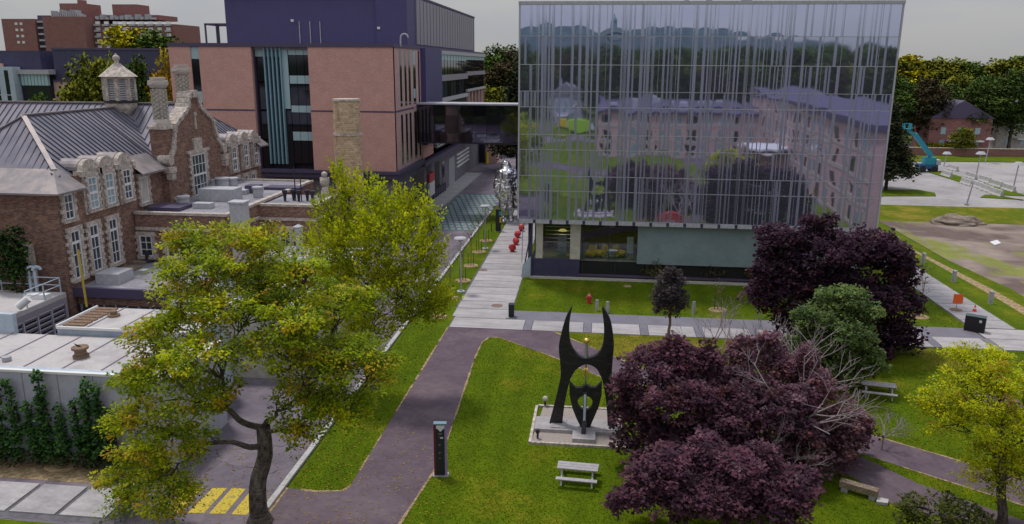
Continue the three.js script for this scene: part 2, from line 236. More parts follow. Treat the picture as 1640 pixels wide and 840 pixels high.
// asphalt paths over the lawn
const PATHS = []; const track = (pts) => { PATHS.push(pts.map((p) => [p.x ?? p[0], p.z ?? p[1]])); return pts; };
struct('asphalt_path', poly(track([[-11.3, -57.6], G(640, 650), G(560, 780), G(548, 787), G(505, 788), [-14.5, -33], [-14.5, -28], [-7.9, -28], G(640, 840), G(705, 740), G(760, 575), G(772, 549), G(783, 541), G(800, 541), G(840, 556), G(880, 570), G(985, 614), [4, -47.8], [16, -38.8], [24, -33], [27, -34.5], [19, -40], [3.2, -51], G(980, 570), G(880, 529), [-3.3, -57.6]]), 0.01), M.asphalt, 'dark asphalt footpath forking at the promenade and curving round the lawn', 'path');
{ const q = PATHS[0], edge = [], host = scene.children[scene.children.length - 1]; seed(31); for (let i = 0; i < q.length; i++) { const a = q[i], b = q[(i + 1) % q.length], L = Math.hypot(b[0] - a[0], b[1] - a[1]); if (a[1] > -29 && b[1] > -29 || a[1] < -57.4 && b[1] < -57.4) continue; const n = Math.max(1, Math.round(L / 0.8)); for (let k = 0; k < n; k++) { const p = [a[0] + (b[0] - a[0]) * k / n, a[1] + (b[1] - a[1]) * k / n], r = [a[0] + (b[0] - a[0]) * (k + 1) / n, a[1] + (b[1] - a[1]) * (k + 1) / n]; if (rnd() < 0.8) edge.push(bar(V(p[0], 0.012, p[1]), V(r[0], 0.012, r[1]), rr(0.05, 0.17), 0.01)); } } part(host, 'worn_edge', edge, M.soil); }
struct('asphalt_path', poly([[33.6, -57.6], [60, -57.6], [60, -50], [43, -53.2], [37, -55.8]], 0.01), M.asphalt, 'dark asphalt path at the right edge below the promenade', 'path');
struct('asphalt_path', poly(track([G(1330, 712), G(1365, 725), G(1470, 775), G(1640, 835), [24, -31], [17, -30], G(1545, 840), G(1420, 805), G(1375, 770), G(1300, 735)]), 0.014), M.asphalt, 'asphalt path at the lower right by the log bench', 'path');
{ // pavement at the lower left, with its cross joints
  const bed = struct('pavement', poly([[-60, -32.4], [-21.4, -31.6], [-20.4, -29], [-60, -29.4]], 0.008), M.joint, 'pale slab pavement below the ivy wall at lower left', 'pavement');
  const g = box(-0.5, 0.5, 0, 0.06, -1.2, 1.2);
  for (let k = 0; k < 8; k++) put(bed, 'slab', g, M.concrete[k % 3], V(-22.7 - k * 2.45, 0.008, -30.65), V(2.2, 1, 1));
  struct('flower_bed', poly([[-60, -33.9], [-21.2, -33.9], [-21.4, -32.2], [-60, -32.6]], 0.012), M.soil, 'strip of bare soil at the foot of the ivy wall', 'flower bed');
  struct('lawn', poly([[-60, -29.2], [-21, -28.8], [-19, -20], [-60, -20]], 0.016), M.grass, 'small lawn at the bottom left corner below the slab pavement', 'lawn');
}
{ // crossing: yellow bars
  const c = struct('crosswalk', poly([[-20.2, -32.2], [-14.9, -32.2], [-14.9, -29], [-20.2, -29]], 0.008), M.lane, 'crosswalk patch on the lane at the foot of the large left tree', 'crosswalk');
  const stripe = std({ map: texture(256, (u, v) => { const w = tn(u, v, 2, 5); return w > 0.6 ? [0.3, 0.26, 0.14] : [0.62, 0.47, 0.06]; }, 2), roughness: 0.9 });
  for (const [a, b, d, e] of [[[303, 782], [325, 782], [288, 822], [262, 822]], [[340, 783], [363, 783], [326, 823], [300, 823]], [[371, 783], [393, 784], [360, 824], [334, 824]], [[404, 784], [424, 785], [395, 826], [370, 825]]].map((q) => q)) part(c, 'stripe', slab([G(...a), G(...b), G(...d), G(...e)], 0.01, 0.018), stripe);
}
{ // green lattice painted on the lane
  const p = [G(738, 306), G(792, 306), G(772, 372), G(697, 372)];
  const lat = struct('patterned_paving', poly([[-21.6, -94], [-15, -94], [-15, -122], [-21.6, -122]], 0.008), std({ map: texture(256, (u, v) => scl([0.085, 0.165, 0.15], 0.8 + 0.4 * tn(u, v, 2, 5)), 3), roughness: 0.9 }), 'green patch of lattice paving on the lane beside the mirrored figure', 'paving');
  const gm = texture(128, (u, v) => scl([0.27, 0.28, 0.32], 0.85 + 0.3 * tn(u, v, 2, 4)), 1), gmat = std({ map: gm, roughness: 0.9 });
  const bg = box(-0.27, 0.27, 0, 0.02, -0.62, 0.62); let n = 0;
  for (let r = 0; r < 17; r++) for (let c = 0; c < 8; c++) if (n++ < 290) put(lat, 'paver', bg, gmat, V(-21.1 + c * 0.82 + (r % 2) * 0.41, 0.008, -94.9 - r * 1.6), null, 0.28);
}
// building site, grass verge and track on the right
struct('lawn', poly([[33, -63], [38, -62.7], [38.4, -75], [36.9, -90], [37.3, -106], [33, -108]], 0.004), M.grass, 'green verge between the right walk and the bare dirt lot', 'lawn');
struct('dirt_track', poly([[35.5, -62.7], [36.7, -62.7], [36.6, -75], [35.6, -90], [35.4, -104], [34.8, -104], [35.2, -86], [35.6, -72]], 0.008), M.soil, 'narrow worn dirt track along the green verge', 'track');
struct('dirt_lot', poly([[37.3, -56], [200, -50], [200, -112], [37.3, -112]], 0), M.dirt, 'bare brown dirt lot with patches of weed right of the glass building', 'lot');
struct('rough_grass', poly([[37.3, -108], [200, -106], [200, -120.5], [37.3, -121.5]], 0.006), M.dryGrass, 'rough olive grass strip between the dirt lot and the road', 'grass');
{ const g = new THREE.SphereGeometry(1, 40, 14, 0, 6.3, 0, 1.57), p = g.attributes.position; for (let i = 0; i < p.count; i++) { const n = 1 + 0.35 * perlin.noise(p.getX(i) * 2.4, p.getY(i) * 3, p.getZ(i) * 2.4); p.setXYZ(i, p.getX(i) * 3.4 * n, (Math.pow(p.getY(i), 1.9) * 1.15 * n - 0.02), p.getZ(i) * 2.2 * n); } g.computeVertexNormals(); const q = G(1535, 358); g.translate(q.x, 0.004, q.z);
  single('dirt_mound', g, grained([0.25, 0.20, 0.165], 0.9, 2.3, 1), 'low heap of loose brown soil on the dirt lot', 'dirt heap'); }
single('sheet', slab([G(1586, 389), G(1598, 386), G(1604, 391), G(1594, 394)], 0.02, 0.12), M.whitePaint, 'small flat white board lying on the dirt lot', 'board');
struct('road', poly([[37.3, -121.3], [220, -119], [220, -131.5], [37.3, -131.5]], 0.008), M.lot, 'pale grey road beyond the dirt lot', 'road');
struct('parking_lot', poly([[37.3, -131.5], [260, -131.5], [260, -222], [37.3, -222]], 0.004), M.lot, 'wide pale parking lot behind the road', 'parking lot');
for (const [pts, l] of [[[G(1380, 318), G(1418, 315), G(1500, 315), G(1498, 310), G(1470, 305), G(1380, 305)], 'green traffic island under the conifer'], [[G(1640, 321), G(1571, 317), G(1578, 313), G(1600, 314), G(1640, 322)], 'thin grass corner of the parking island beside the road'], [[[63.6, -160], [66.8, -163], [68, -132.5], [64.4, -133]], 'long grass strip between the two rows of concrete barriers'], [[[60, -178], [100, -182], [150, -176], [150, -190], [60, -192]], 'grass bank at the back of the parking lot']]) {
  struct('grass_island', slab(pts, 0, 0.13), M.grass, l, 'grass');
}
// ------------------------------------------------------------------ the glass building
{
  const zf = -72.5, x0 = -7.36, x1 = 24.95, yb = 5.85, yt = 25.05, zb = -120;
  const b = thing('glass_building', 'tall mirrored glass building with pale vertical stripes over a dark ground floor', 'building', V(8.8, 0, -73));
  part(b, 'core_wall', [box(x0 + 0.3, x1 - 0.3, yb + 0.3, yt - 0.4, zf - 0.45, zf - 0.8), box(x0 + 0.25, x0 + 0.5, yb + 0.3, yt - 0.4, zf - 0.8, zb), box(x1 - 0.5, x1 - 0.25, yb + 0.3, yt - 0.4, zf - 0.8, zb), box(x0 + 0.3, x1 - 0.3, yb, yt, zb, zb - 0.3)], M.dark);
  part(b, 'roof', box(x0 + 0.2, x1 - 0.2, yt - 0.4, yt - 0.1, zf - 0.3, zb), M.roofGrey);
  part(b, 'parapet', [box(x0 - 0.1, x1 + 0.1, yt, yt + 0.28, zf - 0.35, zf + 0.16), box(x0 - 0.1, x0 + 0.3, yt, yt + 0.28, zf - 0.35, zb), box(x1 - 0.3, x1 + 0.1, yt, yt + 0.28, zf - 0.35, zb)], M.paleGrey);
  // panes: rows follow the floors; stripes are printed on the glass
  const rows = [yb, 8.58, 9.98, 12.38, 13.76, 16.22, 17.62, 19.94, 22.4, yt], nc = 21, cw = (x1 - x0) / nc;
  seed(5);
  const stripes = []; for (let i = 0; i < 96; i++) { let x = i / 96 + rr(-0.002, 0.002); if (rnd() < 0.55) stripes.push([x, rr(0.0012, 0.0042), rr(0.25, 1)]); }
  const lev = (u) => { let v = 0; for (const [x, w, k] of stripes) { let d = Math.abs(u - x); d = Math.min(d, 1 - d); if (d < w) v = Math.max(v, k); } return v; };
  const S = 2048, L = Array.from({ length: S }, (_, i) => lev((i + 0.5) / S));
  const gcol = [0.54, 0.58, 0.78], scol = [0.24, 0.245, 0.37];
  const cm = texture([S, 4], (u) => mixc(gcol, scol, L[Math.floor(u * S)] * 0.9)), mm = texture([S, 4], (u) => { const k = L[Math.floor(u * S)]; return [1, 0.03 + 0.4 * k, 0.92 - 0.42 * k]; }, 0, false);
  const glass = std({ map: cm, roughnessMap: mm, metalnessMap: mm, roughness: 1, metalness: 1 });
  const topS = texture([S, 4], (u) => mixc(scl(gcol, 1.12), [0.5, 0.53, 0.62], L[Math.floor(u * S)] * 0.45));
  const glassTop = std({ map: topS, roughnessMap: mm, metalness: 0.95, roughness: 0.5 });
  const geos = new Map();
  function paneGeo(u0, h, k) {
    const key = [u0, h.toFixed(2), k].join(); if (geos.has(key)) return geos.get(key);
    const w = cw - 0.035, hh = h - 0.035, g = new THREE.PlaneGeometry(w, hh, 8, 10), p = g.attributes.position, uv = g.attributes.uv; seed(900 + k * 17);
    const a = rr(-0.0011, 0.0011), c = rr(-0.0009, 0.0009), bul = rr(0.0012, 0.0034) * (rnd() < 0.8 ? 1 : -1), ph = rr(0, 6.3), tw = rr(-0.0009, 0.0009);
    for (let i = 0; i < p.count; i++) { const x = p.getX(i) / (w / 2), y = p.getY(i) / (hh / 2); p.setZ(i, bul * Math.cos(x * 1.57) * Math.cos(y * 1.57) + a * x + c * y + tw * Math.sin(y * 4 + ph) * (1 - x * x)); uv.setXY(i, u0 + uv.getX(i) / nc, 0.5); }
    g.computeVertexNormals(); geos.set(key, g); return g;
  }
  seed(41);
  for (let r = 0; r < rows.length - 1; r++) for (let c = 0; c < nc; c++) {
    const h = rows[r + 1] - rows[r]; seed(3000 + r * 31 + c); const shift = rnd() < 0.18 ? Math.floor(rnd() * nc) : c, k = Math.floor(rnd() * 9);
    put(b, 'pane', paneGeo(shift / nc, h, k), r === rows.length - 2 ? glassTop : glass, V(x0 + cw * (c + 0.5), rows[r] + h / 2, zf + rr(-0.004, 0.004))).rotation.set(0.0107, -0.0047, 0);   // each pane hangs leaning out a little at its top
  }
  part(b, 'side_pane', [box(x0, x0 + 0.05, yb, yt, zf - 0.02, zb)], glass); part(b, 'side_pane', [box(x1 - 0.05, x1, yb, yt, zf - 0.02, zb)], glass);
  const mull = new THREE.BoxGeometry(1, 1, 1);
  rows.forEach((y, i) => put(b, 'transom', mull, i % 2 ? M.steel : M.grey, V((x0 + x1) / 2, y, zf + 0.012), V(x1 - x0 + 0.06, i === 0 ? 0.06 : 0.05, 0.05)));
  for (let c = 0; c <= nc; c++) put(b, 'mullion', mull, c % nc ? M.grey : M.paleGrey, V(x0 + cw * c, (yb + yt) / 2, zf + (c % nc ? 0.004 : 0.02)), V(c % nc ? 0.028 : 0.14, yt - yb, c % nc ? 0.03 : 0.12));
  // ledge under the glass: pale trays between dark brackets
  const tray = box(-cw / 2 + 0.13, cw / 2 - 0.13, -0.1, 0.2, 0, 0.5), br = box(-0.13, 0.13, -0.02, 0.3, 0, 0.42);
  for (let c = 0; c < nc; c++) { put(b, 'ledge_tray', tray, M.paleGrey, V(x0 + cw * (c + 0.5), 5.62 - (c % 3) * 0.012, zf - 0.35)); put(b, 'ledge_bracket', br, M.navy, V(x0 + cw * (c + 1), 5.56, zf - 0.36)); }
  part(b, 'soffit', box(x0 + 0.1, x1 - 0.1, 5.42, 5.58, zf - 0.4, zb), M.paleGrey);
  // ground floor
  const zw = -73.23, zi = -84;
  const gx = (px) => PZ(px, 400, zw).x, gy = (py, px = 930) => PZ(px, py, zw).y;
  const yS = gy(417), yH = 5.42, a0 = gx(851), a1 = gx(929), a2 = gx(1021);
  part(b, 'plinth', [box(a0, a1, 0.06, yS, zw, zw - 0.3)], M.navy);
  part(b, 'plinth', [box(a1, x1 - 0.8, 0.06, yS - 0.25, zw - 0.35, zw - 0.6)], M.black);
  for (let k = 0; k < 8; k++) part(b, 'plinth_post', box(a1 + 0.2 + k * 3.1, a1 + 0.32 + k * 3.1, 0.1, yS - 0.3, zw - 0.2, zw - 0.34), M.dark);
  part(b, 'footing', box(a0 - 0.1, x1 - 0.7, 0, 0.2, zw + 0.28, zw - 0.7), M.cream);
  part(b, 'sill', [box(a1, x1 - 0.8, 0.34, 0.5, zw + 0.05, zw - 0.3), box(a0, a1, yS, yS + 0.06, zw + 0.03, zw - 0.3)], M.purplePlain);
  part(b, 'frosted_panel', box(a2, x1 - 0.8, yS - 0.2, yH, zw - 0.02, zw - 0.16), grained([0.22, 0.285, 0.32], 0.18, 9, 0.35));
  for (const px of [[858, 869], [913, 929]]) part(b, 'column', box(gx(px[0]), gx(px[1]), yS + 0.06, yH, zw - 0.04, zw - 0.45), M.cream);
  part(b, 'floor', box(a0, x1 - 0.8, yS - 0.2, yS - 0.02, zw - 0.62, zi), grained([0.3, 0.28, 0.27], 0.3, 3));
  part(b, 'back_wall', box(a0, x1 - 0.8, yS, yH, zi, zi - 0.2), M.dark); part(b, 'partition', box(a1 - 0.2, a1 - 0.05, yS, yH, zw - 0.45, zi), M.cream); part(b, 'partition', box(a2 + 0.1, a2 + 0.25, yS, yH, zw - 0.3, zi), M.dark);
  part(b, 'side_wall', [box(a0, a0 + 0.12, yS, yH, zw - 4, zi), box(x1 - 0.92, x1 - 0.8, 0, yH, zw, zb), box(a0, a0 + 0.2, 0, yS, zw - 0.3, zb), box(a0, a0 + 0.12, yS, yH, zi, zb)], M.dark);
  const clear = new THREE.MeshPhysicalMaterial({ color: rgb(0.72, 0.78, 0.78), transmission: 1, thickness: 0, roughness: 0.02, ior: 1.5 });
  const wp = (xa, xb, z = zw - 0.2) => part(b, 'window', box(xa, xb, yS + 0.07, yH - 0.02, z, z - 0.012), clear);
  wp(gx(869.5), gx(912.5)); wp(gx(929.5), gx(975)); wp(gx(975.6), gx(1020.5));
  part(b, 'window_frame', [box(gx(975) - 0.02, gx(975) + 0.05, yS, yH, zw - 0.16, zw - 0.24), box(gx(932), gx(934), yS, yH, zw - 0.16, zw - 0.24), box(gx(869.5), gx(1020.5), yH - 0.25, yH, zw - 0.17, zw - 0.24)], M.dark);
  part(b, 'balustrade', [0, 1, 2, 3, 4, 5, 6].map((k) => box(gx(870), gx(912), yS + 1.1 + k * 0.38, yS + 1.16 + k * 0.38, zw - 2.6, zw - 2.66)), M.grey);
  part(b, 'stair_wall', box(gx(892), gx(906), yS, yS + 2.1, zw - 1.6, zw - 1.75), M.paleGrey);
  // stair guard at the left corner
  part(b, 'stair_glass', [tri([V(-7.05, 0.15, -72.6), V(-6.15, 0.15, -73.1), V(-6.15, 2.2, -73.1), V(-6.9, 1.4, -72.7)])], M.cladBlue);
  part(b, 'corner_post', [bar(V(-6.9, 0.4, -72.8), V(-6.05, 5.4, -73.1), 0.1), bar(V(-6.1, 0.1, -73.15), V(-6.1, 5.4, -73.15), 0.16), bar(V(-7, 1.6, -72.8), V(-7.25, 4.2, -76), 0.07)], M.navy);
  part(b, 'corner_glass', box(-6.45, -6.15, yS, yH, -73.2, -73.26), M.glassDark);
  // rooftop bits
  for (const [px, w] of [[1136, 0.5], [1196, 0.9], [1100, 0.35]]) { const q = PZ(px, 2, -80); part(b, 'roof_vent', cyl(q.x, 25, 26 + w * 0.4, -80, w * 0.6), M.paleGrey); }
  // lamps inside
  const glow = (c, e) => std({ color: rgb(0.9, 0.9, 0.85), emissive: rgb(...c), emissiveIntensity: e });
  const lx = gx(952), lx1 = gx(1004);
  part(b, 'ceiling_lamp', box(lx, lx1, yH - 0.62, yH - 0.55, zw - 2, zw - 2.12), glow([0.9, 0.95, 1], 1.6));
  part(b, 'pendant_lamp', cyl(gx(899), yS + 2.35, yS + 2.5, zw - 2.2, 0.45, 0.25), glow([1, 0.75, 0.2], 1.4));
  const q1 = new THREE.PointLight(new THREE.Color(0.95, 0.97, 1), 9); q1.position.set((lx + lx1) / 2, yH - 0.75, zw - 2.06); q1.shadow.radius = 10; q1.castShadow = true; q1.name = 'ceiling_lamp_light'; scene.add(q1);
  const q2 = new THREE.PointLight(new THREE.Color(1, 0.8, 0.4), 5); q2.position.set(gx(899), yS + 2.25, zw - 2.2); q2.shadow.radius = 10; q2.castShadow = true; q2.name = 'pendant_lamp_light'; scene.add(q2);
  // furniture seen through the window
  function chair(x, z, turn, label) { const t = thing('armchair', label, 'chair', V(x, yS, z), 'yellow seats behind the ground floor window'); t.rotation.y = turn; bases.set(t, V(0, 0, 0));
    part(t, 'seat', box(-0.4, 0.4, 0.3, 0.48, -0.35, 0.4), M.yellow); part(t, 'backrest', bar(V(0, 0.45, -0.35), V(0, 1.15, -0.55), 0.8, 0.1), M.yellow); for (const s of [-1, 1]) part(t, 'armrest', box(s * 0.4 - 0.06, s * 0.4 + 0.06, 0.3, 0.66, -0.35, 0.35), M.yellow); for (const [a, c] of [[-1, -1], [1, -1], [-1, 1], [1, 1]]) part(t, 'leg', cbox(a * 0.34, 0.15, c * 0.3, 0.06, 0.3, 0.06), M.dark); }
  chair(gx(947), zw - 1.3, -0.3, 'leftmost yellow armchair behind the ground floor window'); chair(gx(963), zw - 1.5, -0.9, 'tall-backed yellow armchair in the middle of the lit ground floor window'); chair(gx(994), zw - 1.7, 0.9, 'yellow chair beside the white board in the ground floor window');
  const tb = thing('table', 'small round white table among the yellow chairs inside the window', 'table', V(gx(982), yS, zw - 1.4)); bases.set(tb, V(0, 0, 0)); part(tb, 'tabletop', cyl(0, 0.7, 0.75, 0, 0.5), M.whitePaint); part(tb, 'leg', cyl(0, 0, 0.7, 0, 0.05), M.steel); part(tb, 'foot', cyl(0, 0, 0.03, 0, 0.28), M.steel);
  const wb = thing('whiteboard', 'white standing board at the right end of the ground floor window', 'board', V(gx(1010), yS, zw - 1.2)); bases.set(wb, V(0, 0, 0)); part(wb, 'board', cbox(0, 1.35, 0, 0.62, 1.6, 0.05), M.whitePaint); part(wb, 'stand', [cbox(-0.25, 0.28, 0, 0.05, 0.56, 0.05), cbox(0.25, 0.28, 0, 0.05, 0.56, 0.05), cbox(0, 0.03, 0, 0.6, 0.06, 0.5)], M.grey);
}
// ------------------------------------------------------------------ link bridge
{
  const b = thing('link_bridge', 'dark glass link bridge over the lane joining the brick and glass buildings', 'bridge', V(-15.7, 9.8, -105)), z0 = -103.3, z1 = -107.4, xa = -23.95, xb = -7.42, y0 = 9.7, y1 = 14.75;
  part(b, 'frame', [box(xa, xb, y0, y0 + 0.2, z0 - 0.02, z1), box(xa, xb, y1 - 0.1, y1, z0 - 0.02, z1)], M.dark);
  part(b, 'roof_edge', box(xa, xb, y1, y1 + 0.18, z0 + 0.08, z1 - 0.08), M.paleGrey);
  const mir = std({ color: rgb(0.12, 0.12, 0.17), roughness: 0.035, metalness: 0.95 }), mirB = std({ color: rgb(0.07, 0.065, 0.10), roughness: 0.05, metalness: 0.9 }), n = 9, w = (xb - xa) / n;
  seed(8); const rows = [y0 + 0.2, 11.1, 13.35, y1 - 0.1];
  for (let i = 0; i < n; i++) for (let r = 0; r < 3; r++) { const h = rows[r + 1] - rows[r], g = new THREE.PlaneGeometry(w - 0.04, h - 0.04, 5, 5), p = g.attributes.position, k = rr(-0.006, 0.006); for (let j = 0; j < p.count; j++) p.setZ(j, k * Math.cos(p.getX(j) / w * 3) * Math.cos(p.getY(j) / h * 3)); g.computeVertexNormals(); put(b, 'pane', g, (i + r) % 3 ? mir : mirB, V(xa + w * (i + 0.5), (rows[r] + rows[r + 1]) / 2, z0)); }
  part(b, 'core_wall', [box(xa, xb, y0 + 0.2, y1 - 0.1, z0 - 0.06, z0 - 0.12), box(xa, xb, y0 + 0.2, y1 - 0.1, z1, z1 + 0.06)], M.dark);
  part(b, 'roof', box(xa, xb, y1 - 0.02, y1 + 0.05, z0 - 0.05, z1 + 0.05), M.roofGrey);
}
// ------------------------------------------------------------------ modern brick building
{
  const z = -92, X0 = -51.3, X1 = -24, y0 = 7.4, y1 = 21.75, zE = -164.5;
  const b = thing('brick_building', 'large modern red brick building with glazed slots and a dark penthouse', 'building', V(-38, 0, -92));
  const wx = (px) => PZ(px, 150, z).x;
  const s0 = wx(310), s1 = wx(323), r0 = wx(406), r1 = wx(496), yB = 14.42;
  part(b, 'front_wall', [box(X0, s0, y0, y1, z, z - 0.5), box(s1, r0, y0, y1, z, z - 0.5), box(r1, X1, y0, y1, z, z - 0.5)], M.newBrick);
  part(b, 'west_wall', box(X0, X0 + 0.4, 0, y1, z - 0.5, zE), M.newBrick);
  part(b, 'cornice', [box(X0 - 0.05, X1 + 0.12, y1, y1 + 0.42, z + 0.12, z - 0.6), box(X1 - 0.6, X1 + 0.12, y1, y1 + 0.42, z - 0.6, zE)], M.purplePlain);
  part(b, 'string_course', [box(X0, s0, yB - 0.09, yB + 0.09, z + 0.03, z + 0.002), box(s1, r0, yB - 0.09, yB + 0.09, z + 0.03, z + 0.002), box(r1, X1 + 0.04, yB - 0.09, yB + 0.09, z + 0.03, z + 0.002), box(X1 + 0.004, X1 + 0.04, yB - 0.09, yB + 0.09, z, z - 9.8)], M.purplePlain);
  part(b, 'roof', box(X0 + 0.3, X1 - 0.4, y1 - 0.3, y1 + 0.05, z - 0.5, zE), M.roofGrey);
  // narrow slot
  const sl = [[y1, 20.3, 1], [20.3, 16.6, 0], [16.6, 15.2, 1], [15.2, 11, 0], [11, 9.6, 1], [9.6, y0, 0]];
  for (const [a, c, t] of sl) part(b, t ? 'spandrel' : 'window', box(s0, s1, c + 0.04, a - 0.04, z - 0.14, z - 0.2), t ? M.spandrel : M.glassDark);
  part(b, 'slot_back', box(s0, s1, y0, y1, z - 0.24, z - 0.5), M.dark);
  // glazed bay with fins
  part(b, 'bay_back', box(r0, r1, y0 - 1, y1, z - 1.6, z - 1.8), M.dark);
  part(b, 'bay_side', [box(r0 - 0.01, r0 + 0.1, y0 - 0.6, y1, z - 0.5, z - 1.6), box(r1 - 0.1, r1 + 0.01, y0 - 0.6, y1, z - 0.5, z - 1.6)], M.purplePlain);
  const pw = (px) => wx(px), finM = plain([0.20, 0.33, 0.40], 0.4);
  for (let k = 0; k < 5; k++) { const x = pw(423 + k * 6.4); part(b, 'fin', box(x, x + 0.17, y0 + 0.6, y1 - 0.05, z - 0.35, z - 1.1), finM); }
  for (const [a, c] of [[408, 421], [441, 450]]) for (const [ya, yb] of [[y0, 10.8], [10.9, 14.3], [14.45, 17.6], [17.7, 20.6]]) part(b, 'window', box(pw(a), pw(c), ya + 0.05, yb - 0.05, z - 0.9, z - 0.95), M.glassDark);
  part(b, 'spandrel', box(pw(407), pw(450), 20.65, y1, z - 0.88, z - 0.96), M.spandrel); 
  part(b, 'side_panel', box(pw(450), pw(460), 14.6, y1, z - 0.7, z - 0.78), M.spandrel);
  part(b, 'side_panel', box(pw(450), pw(460), y0, 14.4, z - 0.8, z - 0.86), M.glassDark);
  const yy = (py) => PZ(475, py, z - 0.8).y;
  for (const [a, c] of [[77, 88], [121, 134], [169, 180], [211, 225]]) for (let k = 0; k < 3; k++) part(b, 'spandrel', box(pw(461) + k * 0.95, pw(461) + 0.9 + k * 0.95, yy(c), yy(a), z - 0.75, z - 0.82), M.spandrel);
  for (const [a, c] of [[88, 121], [134, 169], [180, 211], [225, 262]]) for (let k = 0; k < 3; k++) part(b, 'window', box(pw(461) + k * 0.95, pw(461) + 0.9 + k * 0.95, yy(c) + 0.05, yy(a) - 0.05, z - 0.8, z - 0.86), M.glassDark);
  // base
  part(b, 'ledge', [box(-41, X1 + 0.4, y0 - 0.35, y0 - 0.02, z + 0.4, z - 1.6), box(X1 - 0.6, X1 + 0.4, y0 - 0.35, y0 - 0.02, z - 1.6, -106), box(-41, X1 + 0.15, y0 - 0.9, y0 - 0.36, z + 0.15, z - 1.2), box(X1 - 0.5, X1 + 0.15, y0 - 0.9, y0 - 0.36, z - 1.2, -106)], M.purplePlain);
  part(b, 'base_wall', [box(-52, -24.8, 0, y0 - 0.9, z - 0.9, z - 1.2), box(-25.2, -24.8, 0, y0 - 0.9, z - 1.2, zE)], grained([0.20, 0.185, 0.22], 0.3, 4));
  for (const px of [585, 560]) { const q = PZ(px, 292, z - 0.85); part(b, 'base_window', box(q.x - 0.7, q.x + 0.7, 4.2, 6.2, z - 0.84, z - 0.9), M.glassDark); }
  // east side
  const ez = (px, py = 100) => PX(px, py, X1).z;
  part(b, 'east_wall', [box(X1 - 0.4, X1, y0, y1, z - 0.001, ez(673))], M.newBrickPale);
  for (const [p, c] of [[639.5, 642.5], [647, 650], [653.5, 656.5], [661, 665], [669, 671]]) for (const [a, d] of [[y0 + 0.4, 13.9], [14.9, y1 - 0.2]]) part(b, 'slot_window', box(X1 - 0.1, X1 + 0.02, a, d, ez(p), ez(c)), M.glassDark);
  part(b, 'spandrel', box(X1 - 0.1, X1 + 0.03, 19.8, y1 - 0.3, ez(661), ez(664)), M.spandrel); part(b, 'spandrel', box(X1 - 0.1, X1 + 0.03, 15.6, 16.8, ez(661), ez(664)), M.spandrel);
  const zA = ez(673), zB = ez(700), zC = ez(746);
  part(b, 'dark_bay', box(X1 - 1, X1 + 0.7, 9.2, y1 + 0.2, zA, zB), M.purple);
  part(b, 'upper_back', [box(X1 - 1, X1 - 0.35, y0, y1, zB, zE)], M.dark);
  part(b, 'north_wall', box(X0, X1, 0, y1, zE, zE - 0.4), M.newBrick);
  const band = (ya, yb, za, zb, o, m, n = 'band') => part(b, n, box(X1 - 0.4, X1 + o, ya, yb, za, zb), m);
  band(21.3, y1 + 0.1, zB, zE, 0.35, M.paleGrey); band(17.4, 18.3, zB, zC, 0.35, M.louver); band(17.9, 18.6, zC, zE, 0.3, M.louver); band(14.3, 14.9, zB, zC, 0.4, M.paleGrey); band(15.1, 15.5, zC, zE, 0.35, M.paleGrey);
  const nW = 10; for (let k = 0; k < nW; k++) { const a = zB + (zC - zB) * k / nW, c = zB + (zC - zB) * (k + 0.82) / nW; part(b, 'window', box(X1 - 0.3, X1 + 0.1, 18.3, 20.4, a, c), M.glassDark); part(b, 'spandrel', box(X1 - 0.3, X1 + 0.12, 20.42, 21.28, a, c), M.spandrel); part(b, 'window', box(X1 - 0.3, X1 + 0.1, 15.0, 17.35, a, c), k % 3 ? M.glassOld : M.glassDark); }
  for (let k = 0; k < 11; k++) { const a = zC + (zE - zC) * k / 11, c = zC + (zE - zC) * (k + 0.8) / 11; part(b, 'window', box(X1 - 0.3, X1 + 0.1, 18.7, 20.6, a, c), M.glassDark); part(b, 'spandrel', box(X1 - 0.3, X1 + 0.12, 20.62, 21.28, a, c), M.spandrel); part(b, 'window', box(X1 - 0.3, X1 + 0.1, 15.5, 17.85, a, c), M.glassDark); if (k % 2) part(b, 'brick_pier', box(X1 - 0.3, X1 + 0.15, 7, 15.05, a, c - (c - a) * 0.4), M.newBrickPale); }
  part(b, 'brick_strip', box(X1 - 0.3, X1 + 0.1, 7.3, 9.5, zA, -113), M.newBrick);
  for (let k = 0; k < 6; k++) part(b, 'canopy_slat', box(X1 - 0.8, X1 + 0.6 - k * 0.1, 8.1 + k * 0.35, 8.25 + k * 0.35, -113.5, -140), M.paleGrey);
  part(b, 'ledge', box(X1 - 0.8, X1 + 0.4, 6.2, 6.7, -106, -146), M.purplePlain);
  // openings at street level on the east side
  const bz = (px, py) => PX(px, py, -24.78).z;
  for (const [a, c, h, m] of [[664, 679, 5.2, M.black], [684, 690, 5.4, M.black], [697, 704, 5.2, M.black], [708, 712, 4.8, M.glassDark], [719, 728, 4.6, M.grey]]) part(b, 'door', box(-24.8, -24.74, 0.1, h, bz(a, 300), bz(c, 300)), m);
  part(b, 'door_sign', box(-24.8, -24.4, 3.1, 4.3, bz(684, 290), bz(692, 290)), M.red); part(b, 'door_sign', box(-24.8, -24.4, 1, 3.0, bz(684, 290), bz(692, 290)), M.whitePaint);
  for (let k = 0; k < 4; k++) part(b, 'vent_slat', box(-24.8, -24.6, 2.2 + k * 0.7, 2.5 + k * 0.7, bz(731, 270), bz(750, 260)), M.whitePaint);
  // penthouse
  const zp = -108, pa = -51.5, pb = -26, yp0 = y1, yp = 28.9;
  part(b, 'penthouse', [box(pa, pb - 4.2, yp0, yp, zp, -165)], M.purple); part(b, 'penthouse', [box(pb - 4.2, pb, yp0, yp, zp + 0.5, -165)], M.purple);
  part(b, 'penthouse_cap', box(pa - 0.1, pb + 0.1, yp, yp + 0.25, zp + 0.6, -165.2), M.purplePlain);
